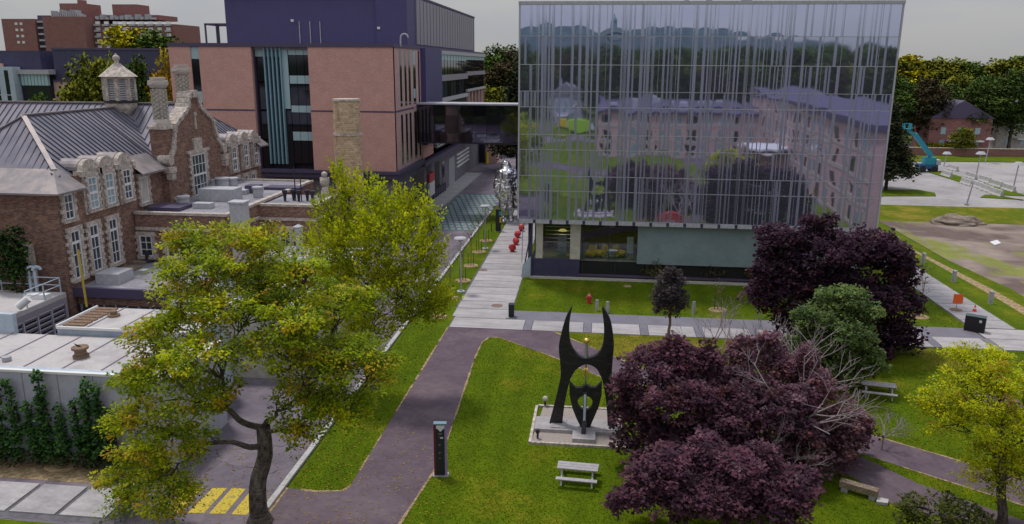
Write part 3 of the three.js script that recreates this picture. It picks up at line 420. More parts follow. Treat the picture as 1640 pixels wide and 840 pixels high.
  for (let k = 0; k < 22; k++) part(b, 'louver_panel', box(pb - 0.05, pb + 0.18, yp0 + 0.8, yp - 0.25, zp - 4.5 - k * 2.3, zp - 6.4 - k * 2.3), M.louver);
  for (const px of [480, 497, 513]) { const q = PZ(px, 60, zp + 0.1); part(b, 'ladder_rail', box(q.x - 0.05, q.x + 0.05, yp0, 25.4, zp + 0.05, zp + 0.14), M.paleGrey); }
  for (const [px, py] of [[470, 33], [608, 45]]) { const q = PZ(px, py, zp + 0.1); part(b, 'wall_lamp', cbox(q.x, q.y, zp + 0.62, 0.35, 0.3, 0.25), M.whitePaint); }
  { const q = PZ(641, 68, -95); const pts = []; for (let k = 0; k <= 10; k++) { const a = Math.PI * k / 10; pts.push(V(q.x + 0.5 - 0.45 * Math.cos(a), 22.9 + 0.45 * Math.sin(a), -95)); } pts.unshift(V(q.x, 21.9, -95)); part(b, 'roof_hook', new THREE.TubeGeometry(new THREE.CatmullRomCurve3(pts), 16, 0.1, 6), M.paleGrey); }
  // open steel frame on the roof
  const fa = PZ(329, 60, -112).x, fb = PZ(365, 60, -112).x; part(b, 'roof_frame', [0, 0.5, 1].flatMap((k) => [box(fa + (fb - fa) * k - 0.1, fa + (fb - fa) * k + 0.1, y1, 25.3, -112, -112.2), box(fa + (fb - fa) * k - 0.1, fa + (fb - fa) * k + 0.1, y1, 25.3, -116, -116.2)]).concat([box(fa - 0.1, fb, 25.1, 25.35, -112, -112.2), box(fa - 0.1, fb, 25.1, 25.35, -116, -116.2), box(fa - 0.1, fa + 0.1, 25.1, 25.35, -112, -116)]), M.purplePlain);
}
// far modern range behind the old roofs
{
  const z = -140, b = thing('clad_building', 'long dark clad building over brick behind the old slate roofs', 'building', V(-90, 0, -140)), bx = (px, py = 100) => PZ(px, py, z).x;
  const yT = 22, yM = 16.6;
  part(b, 'upper_wall', box(bx(85), bx(275), yM, yT, z, z - 14), M.navy); part(b, 'upper_wall', box(bx(-60), bx(67), 13.5, yT - 0.2, z + 0.5, z - 14), M.navy);
  part(b, 'roof_edge', box(bx(84), bx(276), yT, yT + 0.35, z + 0.15, z - 14), M.purplePlain);
  part(b, 'lower_wall', box(bx(82), bx(280), 4, yM - 0.3, z + 0.3, z - 10), M.newBrickPale); part(b, 'lower_wall', box(bx(-60), bx(8), 4, 19.5, z + 0.9, z - 4), M.newBrickPale);
  part(b, 'ledge', box(bx(82), bx(280), yM - 0.3, yM, z + 0.5, z - 1), M.purplePlain);
  for (const p of [110, 116, 134, 240, 246, 256]) { part(b, 'window', box(bx(p), bx(p + 3.5), 6, yM - 1.2, z + 0.34, z + 0.2), M.glassDark); part(b, 'spandrel', box(bx(p), bx(p + 3.5), yM - 1.2, yM - 0.4, z + 0.35, z + 0.2), M.spandrel); }
  part(b, 'glazed_link', box(bx(38), bx(82), 10, 15.6, z + 1.5, z), M.glassDark); for (let k = 0; k < 8; k++) part(b, 'spandrel', box(bx(38.5 + k * 5.4), bx(43 + k * 5.4), 15.6, 17.6, z + 1.6, z + 1), M.spandrel); part(b, 'sill_panel', box(bx(38), bx(82), 8.6, 10, z + 1.6, z), M.spandrel);
  part(b, 'pale_roof', box(bx(30), bx(86), 17.6, 18.4, z + 2, z - 4), M.paleGrey);
  part(b, 'fin_wall', box(bx(-20), bx(36), 4, 18.9, z + 3, z + 1), M.cladBlue);
  for (const p of [6, 22]) for (const [a, c] of [[6, 9.8], [10, 13.8], [14, 18.3]]) part(b, 'window', box(bx(p), bx(p + 6), a, c, z + 3.05, z + 2.6), M.glassDark);
}
// apartment block on the skyline
{
  const z = -330, b = thing('apartment_building', 'tall far brick apartment building on the skyline at upper left', 'building', V(-200, 0, -330)), bx = (px) => PZ(px, 60, z).x, by = (py, px = 140) => PZ(px, py, z).y;
  part(b, 'wing', box(bx(5), bx(58), -5, by(30, 30), z, z - 20), M.aptBrick); part(b, 'wing', box(bx(78), bx(144), -5, by(27), z + 3, z - 20), M.aptBrick); part(b, 'wing', box(bx(144.2), bx(276), -5, by(38, 270), z - 3, z - 24), M.aptBrick);
  part(b, 'wing', box(bx(142), bx(240), by(30), by(22), z - 8, z - 24), M.aptBrick);
  part(b, 'recess', box(bx(58), bx(78), -5, by(24), z - 2, z - 18), M.purplePlain);
  part(b, 'roof_house', box(bx(91), bx(130), by(27), by(4), z - 4, z - 16), M.aptBrick); part(b, 'roof_house', box(bx(162), bx(202), by(22), by(4), z - 10, z - 20), M.aptBrick); part(b, 'roof_house', box(bx(111), bx(117), by(4), by(-3), z - 8, z - 12), M.aptBrick);
  for (const px of [26, 34]) for (const py of [36, 46, 56, 66]) part(b, 'window', box(bx(px), bx(px + 4), by(py + 4), by(py), z + 0.2, z - 0.5), M.whitePaint);
  for (let k = 0; k < 5; k++) part(b, 'balcony', box(bx(60), bx(77), by(36 + k * 10), by(33 + k * 10), z - 0.5, z - 2.2), M.paleGrey);
  for (let c = 0; c < 9; c++) for (let r = 0; r < 5; r++) { const px = 147 + c * 14.2; if (c < 3 || r < 3) { part(b, 'balcony', box(bx(px), bx(px + 8.5), by(41 + r * 9.5), by(38 + r * 9.5), z - 1.6, z - 3.2), M.paleGrey); part(b, 'window', box(bx(px + 1), bx(px + 7.5), by(38 + r * 9.5), by(33.5 + r * 9.5), z - 2.7, z - 3.4), M.whitePaint); } }
  seed(70); for (let k = 0; k < 14; k++) { const px = 88 + k * 3.4, h = rr(1, 3); part(b, 'roof_unit', box(bx(px), bx(px + 2), by(27), by(27) + h, z + 1, z - 3), M.paleGrey); }
  for (let k = 0; k < 12; k++) { const px = 146 + k * 8; part(b, 'roof_unit', box(bx(px), bx(px + 5), by(30), by(30) + rr(0.8, 2.4), z - 4, z - 7), k % 3 ? M.grey : M.paleGrey); }
}
// ------------------------------------------------------------------ old college building
const old = thing('college_building', 'old brown brick college building with zinc roofs, stone dormers and a cupola', 'building', V(-42, 0, -62));
const wallX = -36, zS = -48.5, zN = -81, eave = 11.5;
// a window built facing +z at the origin, then turned on to its wall; its bars are the window, its panes children
const winCache = new Map();
function oldWindow(p, w, h, ry, o = {}) {
  const { cols = 2, rows = 3, surround = 0.34, glass = M.glassOld, transom = 0 } = o, key = [w, h, cols, rows, surround, transom].join();
  if (!winCache.has(key)) {
    seed(500 + winCache.size); const bars = [], st = [];
    bars.push(cbox(-w / 2 + 0.05, 0, 0.05, 0.1, h, 0.1), cbox(w / 2 - 0.05, 0, 0.05, 0.1, h, 0.1), cbox(0, h / 2 - 0.05, 0.052, w, 0.1, 0.1), cbox(0, -h / 2 + 0.05, 0.052, w, 0.1, 0.1));
    for (let c = 1; c < cols; c++) bars.push(cbox(-w / 2 + w * c / cols, 0, 0.045, 0.05, h - 0.1, 0.05));
    for (let r = 1; r < rows; r++) bars.push(cbox(0, -h / 2 + h * r / rows, 0.047, w - 0.1, r === transom ? 0.18 : 0.05, 0.06));
    for (const s of [-1, 1]) { let y = -h / 2 - 0.1; let k = 0; while (y < h / 2 + 0.05) { const bh = rr(0.22, 0.32), bw = surround * (k++ % 2 ? 0.62 : 1) * rr(0.9, 1.1); st.push(cbox(s * (w / 2 + bw / 2), y + bh / 2, 0.05 + rr(0, 0.02), bw, bh - 0.02, 0.16)); y += bh; } }
    st.push(cbox(0, h / 2 + 0.14, 0.055, w + surround * 1.4, 0.26, 0.18), cbox(0, -h / 2 - 0.12, 0.08, w + surround * 1.5, 0.16, 0.24));
    winCache.set(key, [mg(bars), mg(st), muv(new THREE.PlaneGeometry(w - 0.08, h - 0.08))]);
  }
  const [gb, gs, gp] = winCache.get(key); const b = bases.get(old);
  const mk = (parent, n, g, m, q, r) => { const x = new THREE.Mesh(g, m); x.name = n; x.castShadow = x.receiveShadow = true; x.position.copy(q); x.rotation.y = r; parent.add(x); return x; };
  const pos = p.clone().sub(o.base ?? b), f = mk(o.parent ?? old, 'window', gb, o.paint ?? M.whitePaint, pos, ry); mk(f, 'pane', gp, glass, V(0, 0, 0.025), 0); if (surround) mk(o.parent ?? old, 'stone_surround', gs, M.stone, pos, ry);
}
const east = Math.PI / 2;
// walls
part(old, 'brick_wall', [box(-47, wallX, 0, eave, zS, -62), box(-47, wallX, 0, eave, -71.5, zN), box(-78, -37.2, 0, eave, -61.5, -72)], M.oldBrick);
// south spur: hipped roof with flared foot
const rx = -41.5, rY = 16.15, zA = -53.7, ov = 0.45;
function roofFaces(a) { return tri(...a); }
const eE = wallX + 0.05, eW = -47.05, yE = eave + 0.35, zH = zS - 0.5;
part(old, 'roof', [roofFaces([[V(rx, rY, zA), V(rx, rY, -66.7), V(eE, yE, -61.5), V(eE, yE, zH)]])], M.zinc, { label: 'east roof slope of the front wing' });
part(old, 'roof', [roofFaces([[V(rx, rY, zA), V(eE, yE, zH), V(eW, yE, zH)]])], M.zinc);
part(old, 'roof', [roofFaces([[V(rx, rY, -66.7), V(rx, rY, zA), V(eW, yE, zH), V(eW, yE, -61.5)]])], M.zinc);
// cross range
const cY = 16.4;
part(old, 'roof', [roofFaces([[V(-78, cY, -66.7), V(-78, yE, -61.2), V(-37, yE, -61.2), V(-37, cY, -66.7)]])], M.zinc);
part(old, 'roof', [roofFaces([[V(-78, cY, -66.7), V(-37, cY, -66.7), V(-37, yE, -72.3), V(-78, yE, -72.3)]])], M.zinc);
// north spur
part(old, 'roof', [roofFaces([[V(rx, rY, -66.7), V(rx, rY, -76.2), V(eE, yE, zN + 0.2), V(eE, yE, -72)]])], M.zinc);
part(old, 'roof', [roofFaces([[V(rx, rY, -76.2), V(eW, yE, zN + 0.2), V(eE, yE, zN + 0.2)]])], M.zinc);
part(old, 'roof', [roofFaces([[V(rx, rY, -76.2), V(rx, rY, -66.7), V(eW, yE, -72), V(eW, yE, zN + 0.2)]])], M.zinc);
// flared eaves
const skirt = (pts) => tri(...pts);
part(old, 'flared_eave', [skirt([[V(eE - 1.2, yE + 1.05, zH - 1.2), V(eE + 0.75, eave + 0.02, zS + 0.85), V(eW - 0.7, eave + 0.02, zS + 0.85), V(eW + 1.2, yE + 1.05, zH - 1.2)], [V(eE - 1.2, yE + 1.08, zH - 1.2), V(eE - 1.2, yE + 1.02, -50.7), V(eE + 0.75, eave + 0.02, -50.7), V(eE + 0.75, eave + 0.02, zS + 0.85)], [V(eE + 0.75, eave - 0.1, zS + 0.85), V(eW - 0.7, eave - 0.1, zS + 0.85), V(eW - 0.7, eave + 0.02, zS + 0.85), V(eE + 0.75, eave + 0.02, zS + 0.85)], [V(eE + 0.75, eave - 0.1, -50.7), V(eE + 0.75, eave - 0.1, zS + 0.85), V(eE + 0.75, eave + 0.02, zS + 0.85), V(eE + 0.75, eave + 0.02, -50.7)], [V(eE + 0.75, eave - 0.1, -50.7), V(eW - 0.7, eave - 0.1, -50.7), V(eW - 0.7, eave - 0.1, zS + 0.85), V(eE + 0.75, eave - 0.1, zS + 0.85)]])], M.zincPale);
const eb = (za, zb) => [tri([V(eE - 1.0, yE + 0.9, za), V(eE - 1.0, yE + 0.9, zb), V(eE + 0.75, eave, zb), V(eE + 0.75, eave, za)]), box(eE - 0.6, eE + 0.75, eave - 0.14, eave - 0.02, za, zb)];
for (const [a, b] of [[-57.6, -61.2], [-79.6, zN - 0.6]]) part(old, 'flared_eave', eb(a, b), M.zincPale);
// standing seams
{
  const dir = V(eE - rx, yE - rY, 0).normalize();
  const seams = (a, b) => { const m = part(old, 'seam', bar(a, b, 0.055, 0.09), M.zincSeam); return m; };
  for (let z = zH - 0.5; z > -61.4; z -= 0.56) { // east slope
    const t = z > zA ? (zH - z) / (zH - zA) : 1, top = V(eE + (rx - eE) * t, yE + (rY - yE) * t + 0.03, z); seams(top, V(eE - 0.9, yE + 0.77, z));
  }
  for (let z = -61.6; z > -66.4; z -= 0.56) { const t = (z + 61.5) / -5.2; seams(V(rx, rY + 0.03, z), V(eE + (rx - eE) * t, yE + (rY - yE) * t + 0.03, z)); }
  for (let x = eW + 0.6; x < eE; x += 0.56) { const t = 1 - Math.abs(x - rx) / 5.55; seams(V(x, yE + (rY - yE) * t + 0.03, zH + (zA - zH) * t), V(x, yE + 0.6, zH - 0.75)); }
  for (let x = -74; x < -37.4; x += 0.56) { const t = x > rx - 5.5 && x < rx ? Math.max(0, 1 - (rx - x) / 5.5) : x >= rx ? Math.max(0, 1 - (x - rx) / 5.5) : 0; const s = V(x, cY + 0.03, -66.7), e = V(x, yE + 0.03, -61.2); seams(s, e.lerp(s, t)); }
  for (let z = -72.3; z > zN; z -= 0.56) { const t = z < -76.2 ? (z - zN) / (-76.2 - zN) : 1; seams(V(eE + (rx - eE) * t, yE + (rY - yE) * t + 0.03, z), V(eE - 0.3, yE + 0.28, z)); }
  part(old, 'ridge', [bar(V(rx, rY + 0.05, zA), V(rx, rY + 0.05, -76.2), 0.3, 0.12), bar(V(-78, cY + 0.05, -66.7), V(-37, cY + 0.05, -66.7), 0.3, 0.12), bar(V(rx, rY + 0.03, zA), V(eE - 1, yE + 0.95, zH - 1), 0.34, 0.08), bar(V(rx, rY + 0.03, zA), V(eW + 1, yE + 0.95, zH - 1), 0.34, 0.08), bar(V(rx, rY, -66.6), V(eE, yE + 0.04, -61.4), 0.45, 0.06), bar(V(rx, rY + 0.02, -76.2), V(eE, yE + 0.03, zN + 0.2), 0.3, 0.08)], M.zincPale);
}
// wall dormers with curved lead tops
function dormer(z, y0, y1, w, glass) {
  const h = y1 - y0, yc = (y0 + y1) / 2; part(old, 'dormer_wall', [box(wallX - 0.5, wallX + 0.14, y0 - 0.3, y1 + 0.5, z - w / 2 - 0.42, z + w / 2 + 0.42)], M.stone);
  const arch = []; for (let k = 0; k <= 10; k++) { const a = Math.PI * k / 10; arch.push([-z + (w / 2 + 0.42) * Math.cos(a) * 1, y1 + 0.5 + 0.75 * Math.sin(a)]); }
  part(old, 'dormer_gable', prism(arch, wallX - 0.2, wallX + 0.16, 'x'), M.stone);
  const arch2 = arch.map(([u, y]) => [-z + (u + z) * 1.02, y + 0.03]); part(old, 'dormer_roof', prism(arch2, wallX - 3, wallX - 0.22, 'x'), M.zincPale);
  for (const g of [box(wallX - 0.1, wallX + 0.34, y1 + 0.1, y1 + 0.5, z - w / 2 - 0.62, z - w / 2 - 0.3), box(wallX - 0.1, wallX + 0.34, y1 + 0.1, y1 + 0.5, z + w / 2 + 0.3, z + w / 2 + 0.62), box(wallX, wallX + 0.26, y1 + 0.55, y1 + 0.85, z - 0.2, z + 0.2)]) part(old, 'kneeler', g, M.stone);
  oldWindow(V(wallX + 0.15, yc, z), w, h, east, { rows: 4, cols: 2, transom: 2, glass, surround: 0.3 });
}
for (const [px, g] of [[143, M.glassSky], [171, M.glassSky], [200, M.glassOld]]) dormer(PX(px, 300, wallX).z, 9.75, 12.05, 1.02, g);
for (const px of [371, 390, 406]) dormer(PX(px, 240, wallX).z, 9.6, 11.9, 0.95, M.glassOld);
part(old, 'eave_brick', [box(wallX - 0.4, wallX + 0.03, eave, 12.3, -50.8, -58)], M.oldBrick);
oldWindow(V(wallX + 0.05, 10.35, PX(107, 332, wallX).z), 0.95, 1.75, east, { rows: 3 });
oldWindow(V(wallX + 0.05, 10.1, PX(228, 300, wallX).z), 1.1, 2.1, east, { rows: 1, cols: 1, glass: M.cream });
for (const [px, py] of [[121, 410], [150, 395], [180, 382]]) oldWindow(V(wallX + 0.05, 6.95, PX(px, py, wallX).z), 1.0, 3.4, east, { rows: 4, cols: 2, transom: 3, surround: 0.45 });
for (const px of [378, 392, 404]) oldWindow(V(wallX + 0.05, 8.1, PX(px, 290, wallX).z), 1.0, 1.3, east, { rows: 2 });
// great gable
{
  const z0 = -61.6, z1 = -71.6, zc = -66.7, gx = -35.4; const P = (z, y) => [-z, y];
  const out = [P(z0, 0), P(z0, 11.6), P(z0 - 0.5, 12.3), P(z0 - 1.0, 12.7), P(z0 - 1.4, 13.6), P(z0 - 1.6, 14.7), P(zc + 1.1, 16.0), P(zc + 0.55, 17.2), P(zc - 0.55, 17.2), P(zc - 1.1, 16.0), P(z1 + 1.7, 14.7), P(z1 + 1.4, 13.6), P(z1 + 1.0, 12.7), P(z1 + 0.5, 12.3), P(z1, 11.6), P(z1, 0)].reverse();
  part(old, 'gable_wall', prism(out, gx - 1.2, gx, 'x'), M.oldBrick);
  const cop = []; const top = out.slice(1, -1).map(([u, y]) => V(gx - 0.4, y + 0.12, -u)); for (let i = 0; i < top.length - 1; i++) { const a = top[i], b = top[i + 1], n = Math.max(1, Math.round(a.distanceTo(b) / 0.45)); for (let k = 0; k < n; k++) { const p = a.clone().lerp(b, k / n), q = a.clone().lerp(b, (k + 0.94) / n); if (p.distanceTo(q) > 0.1) cop.push(bar(p, q, 1.15 + ((i + k) % 2) * 0.14, 0.34)); } }
  part(old, 'gable_coping', cop, M.stone);
  part(old, 'scroll', [z0 - 0.2, z1 + 0.2].flatMap((z) => [cyl(0, 0, 1, 0, 0.42, 0.42, 14).rotateZ(east).translate(gx + 0.3, 12.1, z), cbox(gx + 0.1, 11.3, z, 0.7, 0.5, 0.8), cbox(gx + 0.15, 10.75, z, 0.5, 0.5, 0.6)]), M.stone);
  part(old, 'finial', [cbox(gx + 0.05, 17.3, zc, 0.5, 0.6, 0.9), cbox(gx + 0.06, 14.9, zc, 0.14, 1.3, 0.2), cbox(gx + 0.08, 15.6, zc, 0.16, 0.3, 0.4)], M.stone);
  // tall mullioned window
  oldWindow(V(gx + 0.04, 10.3, zc + 0.1), 2.4, 3.6, east, { cols: 4, rows: 4, transom: 2, surround: 0.5 });
  part(old, 'carved_panel', [box(gx, gx + 0.16, 12.5, 13.5, zc - 0.7, zc + 0.7), box(gx, gx + 0.22, 12.25, 12.5, zc - 1.9, zc + 1.9)], M.stone);
  oldWindow(V(gx + 0.04, 8.15, -63.2), 1.5, 1.0, east, { cols: 3, rows: 2 }); oldWindow(V(gx + 0.04, 8.5, -70.2), 1.7, 1.2, east, { cols: 3, rows: 2 });
  // chimneys: brick block, stone cap, twisted stone shaft with a crown
  for (const [z, x, yb] of [[-62.7, gx - 0.75, 14.6], [-67.8, gx - 1.4, 15.6]]) {
    part(old, 'chimney_block', cbox(x, (11 + yb) / 2, z, 1.4, yb - 11, 1.6), M.oldBrick);
    part(old, 'chimney_cap', [cbox(x, yb + 0.12, z, 1.7, 0.26, 1.9), cyl(x, yb + 0.25, yb + 0.8, z, 0.82, 0.6, 12)], M.stone);
    const g = []; const n = 15; for (let k = 0; k < n; k++) for (let s = 0; s < 7; s++) { const a = (s + k * 0.5) / 7 * 6.283; const q = cbox(0, 0, 0, 0.3, 0.13, 0.16); q.translate(0.48, 0, 0); q.rotateY(a); q.translate(x, yb + 0.85 + k * 0.165, z); g.push(q); }
    part(old, 'chimney_shaft', cyl(x, yb + 0.7, yb + 3.3, z, 0.48, 0.46, 12), M.stone); part(old, 'chimney_shaft', g, M.cream);
    part(old, 'chimney_crown', [cyl(x, yb + 3.3, yb + 3.55, z, 0.62, 0.8, 14), cyl(x, yb + 3.55, yb + 3.9, z, 0.82, 0.78, 14), cyl(x, yb + 3.9, yb + 4.15, z, 0.6, 0.62, 14)], M.stone);
  }
}
// cupola
{
  const x = -41.5, z = -65.8, oct = (r0, r1, y0, y1) => { const g = new THREE.CylinderGeometry(r1, r0, y1 - y0, 8, 1); g.rotateY(Math.PI / 8); g.translate(x, (y0 + y1) / 2, z); return g.toNonIndexed(); };
  const o2 = (...a) => { const g = oct(...a); g.computeVertexNormals(); return muv(g); };
  part(old, 'cupola_base', [o2(0.5, 1.25, 14.6, 16.1), o2(1.25, 1.32, 16.1, 16.5)], M.stone);
  part(old, 'cupola_sill', o2(1.36, 1.36, 16.5, 16.72), M.dark);
  part(old, 'cupola_core', o2(0.95, 0.95, 16.7, 18.55), M.grey);
  for (let k = 0; k < 8; k++) { const a = k / 8 * 6.283 + Math.PI / 8; part(old, 'cupola_post', cbox(x + 1.16 * Math.cos(a), 17.65, z + 1.16 * Math.sin(a), 0.3, 1.86, 0.3), M.stone); const m = a + Math.PI / 8; const g = []; for (let j = 0; j < 9; j++) { const q = cbox(0, 0, 0, 0.04, 0.12, 0.66); q.rotateZ(0.5); q.translate(1.04, 16.85 + j * 0.19, 0); q.rotateY(-m); q.translate(x, 0, z); g.push(q); } part(old, 'cupola_louver', g, M.paleGrey); }
  part(old, 'cupola_lintel', o2(1.3, 1.3, 18.5, 18.72), M.stone);
  for (let k = 0; k < 6; k++) part(old, 'cupola_tier', [o2(1.58 - k * 0.23, 1.42 - k * 0.23, 18.72 + k * 0.19, 18.86 + k * 0.19), o2(1.42 - k * 0.23, 1.36 - k * 0.23, 18.86 + k * 0.19, 18.91 + k * 0.19)], M.stone);
  part(old, 'cupola_ball', [cyl(x, 19.8, 20.05, z, 0.2), ball(x, 20.25, z, 0.3), ball(x, 20.55, z, 0.1)], M.stone);
}
// gabled bay at the far left edge, with ivy
{
  const z = -46.9; const out = [[-52, 0], [-41.2, 0], [-41.2, 10.9], [-41.7, 11.2], [-42.2, 12.4], [-43.4, 13], [-43.8, 14.6], [-46, 15.4], [-52, 15.4]];
  part(old, 'bay_wall', prism(out, z - 4, z), M.oldBrick);
  const top = out.slice(2, 8), cop = []; for (let i = 0; i < top.length - 1; i++) { const a = V(top[i][0], top[i][1] + 0.15, z - 0.3), b = V(top[i + 1][0], top[i + 1][1] + 0.15, z - 0.3), n = Math.max(1, Math.round(a.distanceTo(b) / 0.5)); for (let k = 0; k < n; k++) cop.push(bar(a.clone().lerp(b, k / n), a.clone().lerp(b, (k + 0.95) / n), 0.9, 0.36)); }
  part(old, 'bay_coping', cop, M.stone); part(old, 'bay_coping', [cbox(-41.3, 10.9, z - 0.2, 0.7, 0.5, 0.9), cbox(-41.3, 10.4, z - 0.1, 0.5, 0.6, 0.6)], M.stone);
  part(old, 'downpipe', rod(V(-41.05, 3, z + 0.5), V(-41.05, 10.2, z + 0.5), 0.08), M.cream);
  for (const px of [36, 44]) { const q = PZ(px, 385, zS + 0.2); part(old, 'door_stone', cbox(q.x, 6.4, zS + 0.1, 0.4, 3, 0.2), M.stone); }
}
single('yellow_pipe', [rod(PZ(124, 400, zS + 1.6), PZ(138, 492, zS + 2.2), 0.075)], plain([0.42, 0.30, 0.03], 0.7), 'slanting yellow chute pipe against the old brick wing', 'pipe');
for (const px of [50, 59]) { const q = PZ(px, 470, zS + 1.8); single('vent_pipe', [cyl(q.x, 2, q.y + 1.6, q.z, 0.1), new THREE.TorusGeometry(0.22, 0.1, 8, 12, Math.PI).rotateY(east * 0.4).translate(q.x + 0.18, q.y + 1.6, q.z)], M.cladBlue, px === 50 ? 'left one of two pale bent vent pipes before the brick wall' : 'right one of two pale bent vent pipes before the brick wall', 'pipe'); }
// ------------------------------------------------------------------ flat roofed annex
const annex = thing('annex', 'flat roofed brown brick annex with pale stone bands and rooftop vents', 'building', V(-31, 0, -66));
{
  const x0 = -35.9, x1 = -28.3, z0 = -57, z1 = -75.6, y = 8.45, X2 = -23.4, za = -62.7, zb = -68.4;
  part(annex, 'brick_wall', [box(x0, x1, 0, y, z0, z1), box(x1, X2, 0, y - 0.15, za, zb)], M.oldBrick);
  part(annex, 'stone_band', [box(x0, x1 + 0.08, 7.2, 7.45, z0 + 0.08, z0), box(x1, x1 + 0.08, 7.2, 7.45, z0, za), box(x1, X2 + 0.08, 7.1, 7.35, za + 0.08, za), box(X2, X2 + 0.08, 7.1, 7.35, za, zb)], M.stone);
  const cp = (a, b, c, d, yy) => box(a, b, yy, yy + 0.2, c, d);
  part(annex, 'coping', [cp(x0, x1 + 0.1, z0 + 0.1, z0 - 0.35, y), cp(x1 - 0.35, x1 + 0.1, z0 - 0.35, z1, y), cp(x0, x1, z1 + 0.3, z1, y), cp(x1 + 0.1, X2 + 0.1, za + 0.1, za - 0.3, y - 0.15), cp(X2 - 0.3, X2 + 0.1, za - 0.3, zb, y - 0.15)], M.stone);
  part(annex, 'roof', [box(x0, x1 - 0.35, y, y + 0.03, z0 - 0.35, z1 + 0.3), box(x1 + 0.1, X2 - 0.3, y - 0.15, y - 0.1, za - 0.3, zb)], M.roofGrey);
  const b = bases.get(annex);
  for (const px of [[235, 395], [278, 395]]) { const q = PZ(px[0], px[1], z0); oldWindow(V(q.x, 5.95, z0 + 0.03), 1.05, 1.7, 0, { parent: annex, base: b, rows: 3, cols: 2 }); }
  oldWindow(V(X2 + 0.04, 5.6, -65.5), 1.0, 1.5, east, { parent: annex, base: b, rows: 2 }); oldWindow(V(-26.1, 5.6, za + 0.04), 1.0, 1.5, 0, { parent: annex, base: b, rows: 2 });
  const U = (px, py, w, h, d, mat, name = 'roof_unit') => { const q = G(px, py, y + 0.03); return part(annex, name, box(q.x - w / 2, q.x + w / 2, y + 0.03, y + 0.03 + h, q.z, q.z - d), mat); };
  U(346, 323, 3.1, 1.05, 1.7, M.paleGrey); U(375, 312, 2.0, 0.4, 1.4, M.paleGrey); U(322, 335, 1.5, 0.45, 0.8, M.paleGrey); U(402, 310, 1.2, 0.7, 1.2, M.purplePlain); U(450, 305, 3.4, 0.25, 1.6, M.purplePlain);
  for (const [px, py, r, h] of [[294, 330, 0.45, 0.7], [413, 316, 0.42, 0.8], [357, 309, 0.55, 1.25], [372, 306, 0.5, 1.1], [343, 309, 0.25, 1.1]]) { const q = G(px, py, y + 0.03); part(annex, 'vent', [cyl(q.x, y, y + h, q.z, r), cyl(q.x, y + h, y + h + 0.16, q.z, r * 1.18)], M.paleGrey); }
  part(annex, 'skylight', [box(-35.6, -32.9, y + 0.03, y + 0.32, -58.3, -60.6)], M.purplePlain);
  { const q = G(275, 338, y); part(annex, 'hatch', box(q.x - 0.8, q.x + 0.8, y + 0.03, y + 0.3, q.z, q.z - 0.8), M.wood); }
  // posts and a carved finial on the front block
  for (let k = 0; k < 5; k++) part(annex, 'cast_pot', [cyl(-26.9 + k * 0.62, 8.35, 9.1, -65 - (k % 2) * 0.4, 0.1, 0.18, 8), cyl(-26.9 + k * 0.62, 9.1, 9.3, -65 - (k % 2) * 0.4, 0.24, 0.24, 8)], M.dark);
  part(annex, 'mast', [rod(V(-26.1, 8.3, -65.4), V(-26.1, 11.2, -65.4), 0.05), rod(V(-25.5, 8.3, -65.2), V(-25.5, 10.9, -65.2), 0.05)], M.dark);
  part(annex, 'carved_finial', [cyl(-24.2, 8.3, 9.3, -67.6, 0.5, 0.25, 10), ball(-24.2, 9.7, -67.6, 0.45, 10), ball(-24.2, 10.35, -67.6, 0.28, 10), cbox(-24.2, 10, -67.6, 0.8, 0.2, 0.3)], M.stone);
}
single('flue', [box(-27.7, -26.6, 0, 9.6, -56.2, -57.2), box(-27.8, -26.5, 9.6, 9.75, -56.1, -57.3)], M.paleGrey, 'square pale metal flue standing before the annex wall', 'flue');
{ const q = PZ(479, 392, -58.5); single('flue', [cyl(q.x, 2, q.y + 1, q.z, 0.26), cyl(q.x, q.y + 1, q.y + 1.4, q.z, 0.34, 0.3), cyl(q.x, q.y + 1.45, q.y + 1.6, q.z, 0.4, 0.1)], M.paleGrey, 'round pale vent pipe with a cap among the low white roofs', 'flue'); }
// smokestack
{
  const q = PZ(554, 158, -75), g = []; const s = thing('smokestack', 'square tapering tan stone smokestack rising before the brick building', 'chimney', V(q.x, 0, -75)); bases.set(s, V(0, 0, 0));
  const sh = (w0, w1, y0, y1) => { const c = new THREE.CylinderGeometry(w1, w0, y1 - y0, 10, 8); c.translate(0, (y0 + y1) / 2, 0); const u = c.attributes.uv; for (let i = 0; i < u.count; i++) u.setXY(i, u.getX(i) * 2, (u.getY(i) * (y1 - y0)) / 8); return c; };
  part(s, 'shaft', sh(1.42, 1.32, 0, 13.2), M.stackStone); part(s, 'ring', sh(1.4, 1.4, 13.2, 13.45), M.stone); part(s, 'upper_shaft', sh(1.3, 1.26, 13.45, 16.45), M.stackStone); part(s, 'cap', sh(1.34, 1.34, 16.45, 16.65), M.stone);
}
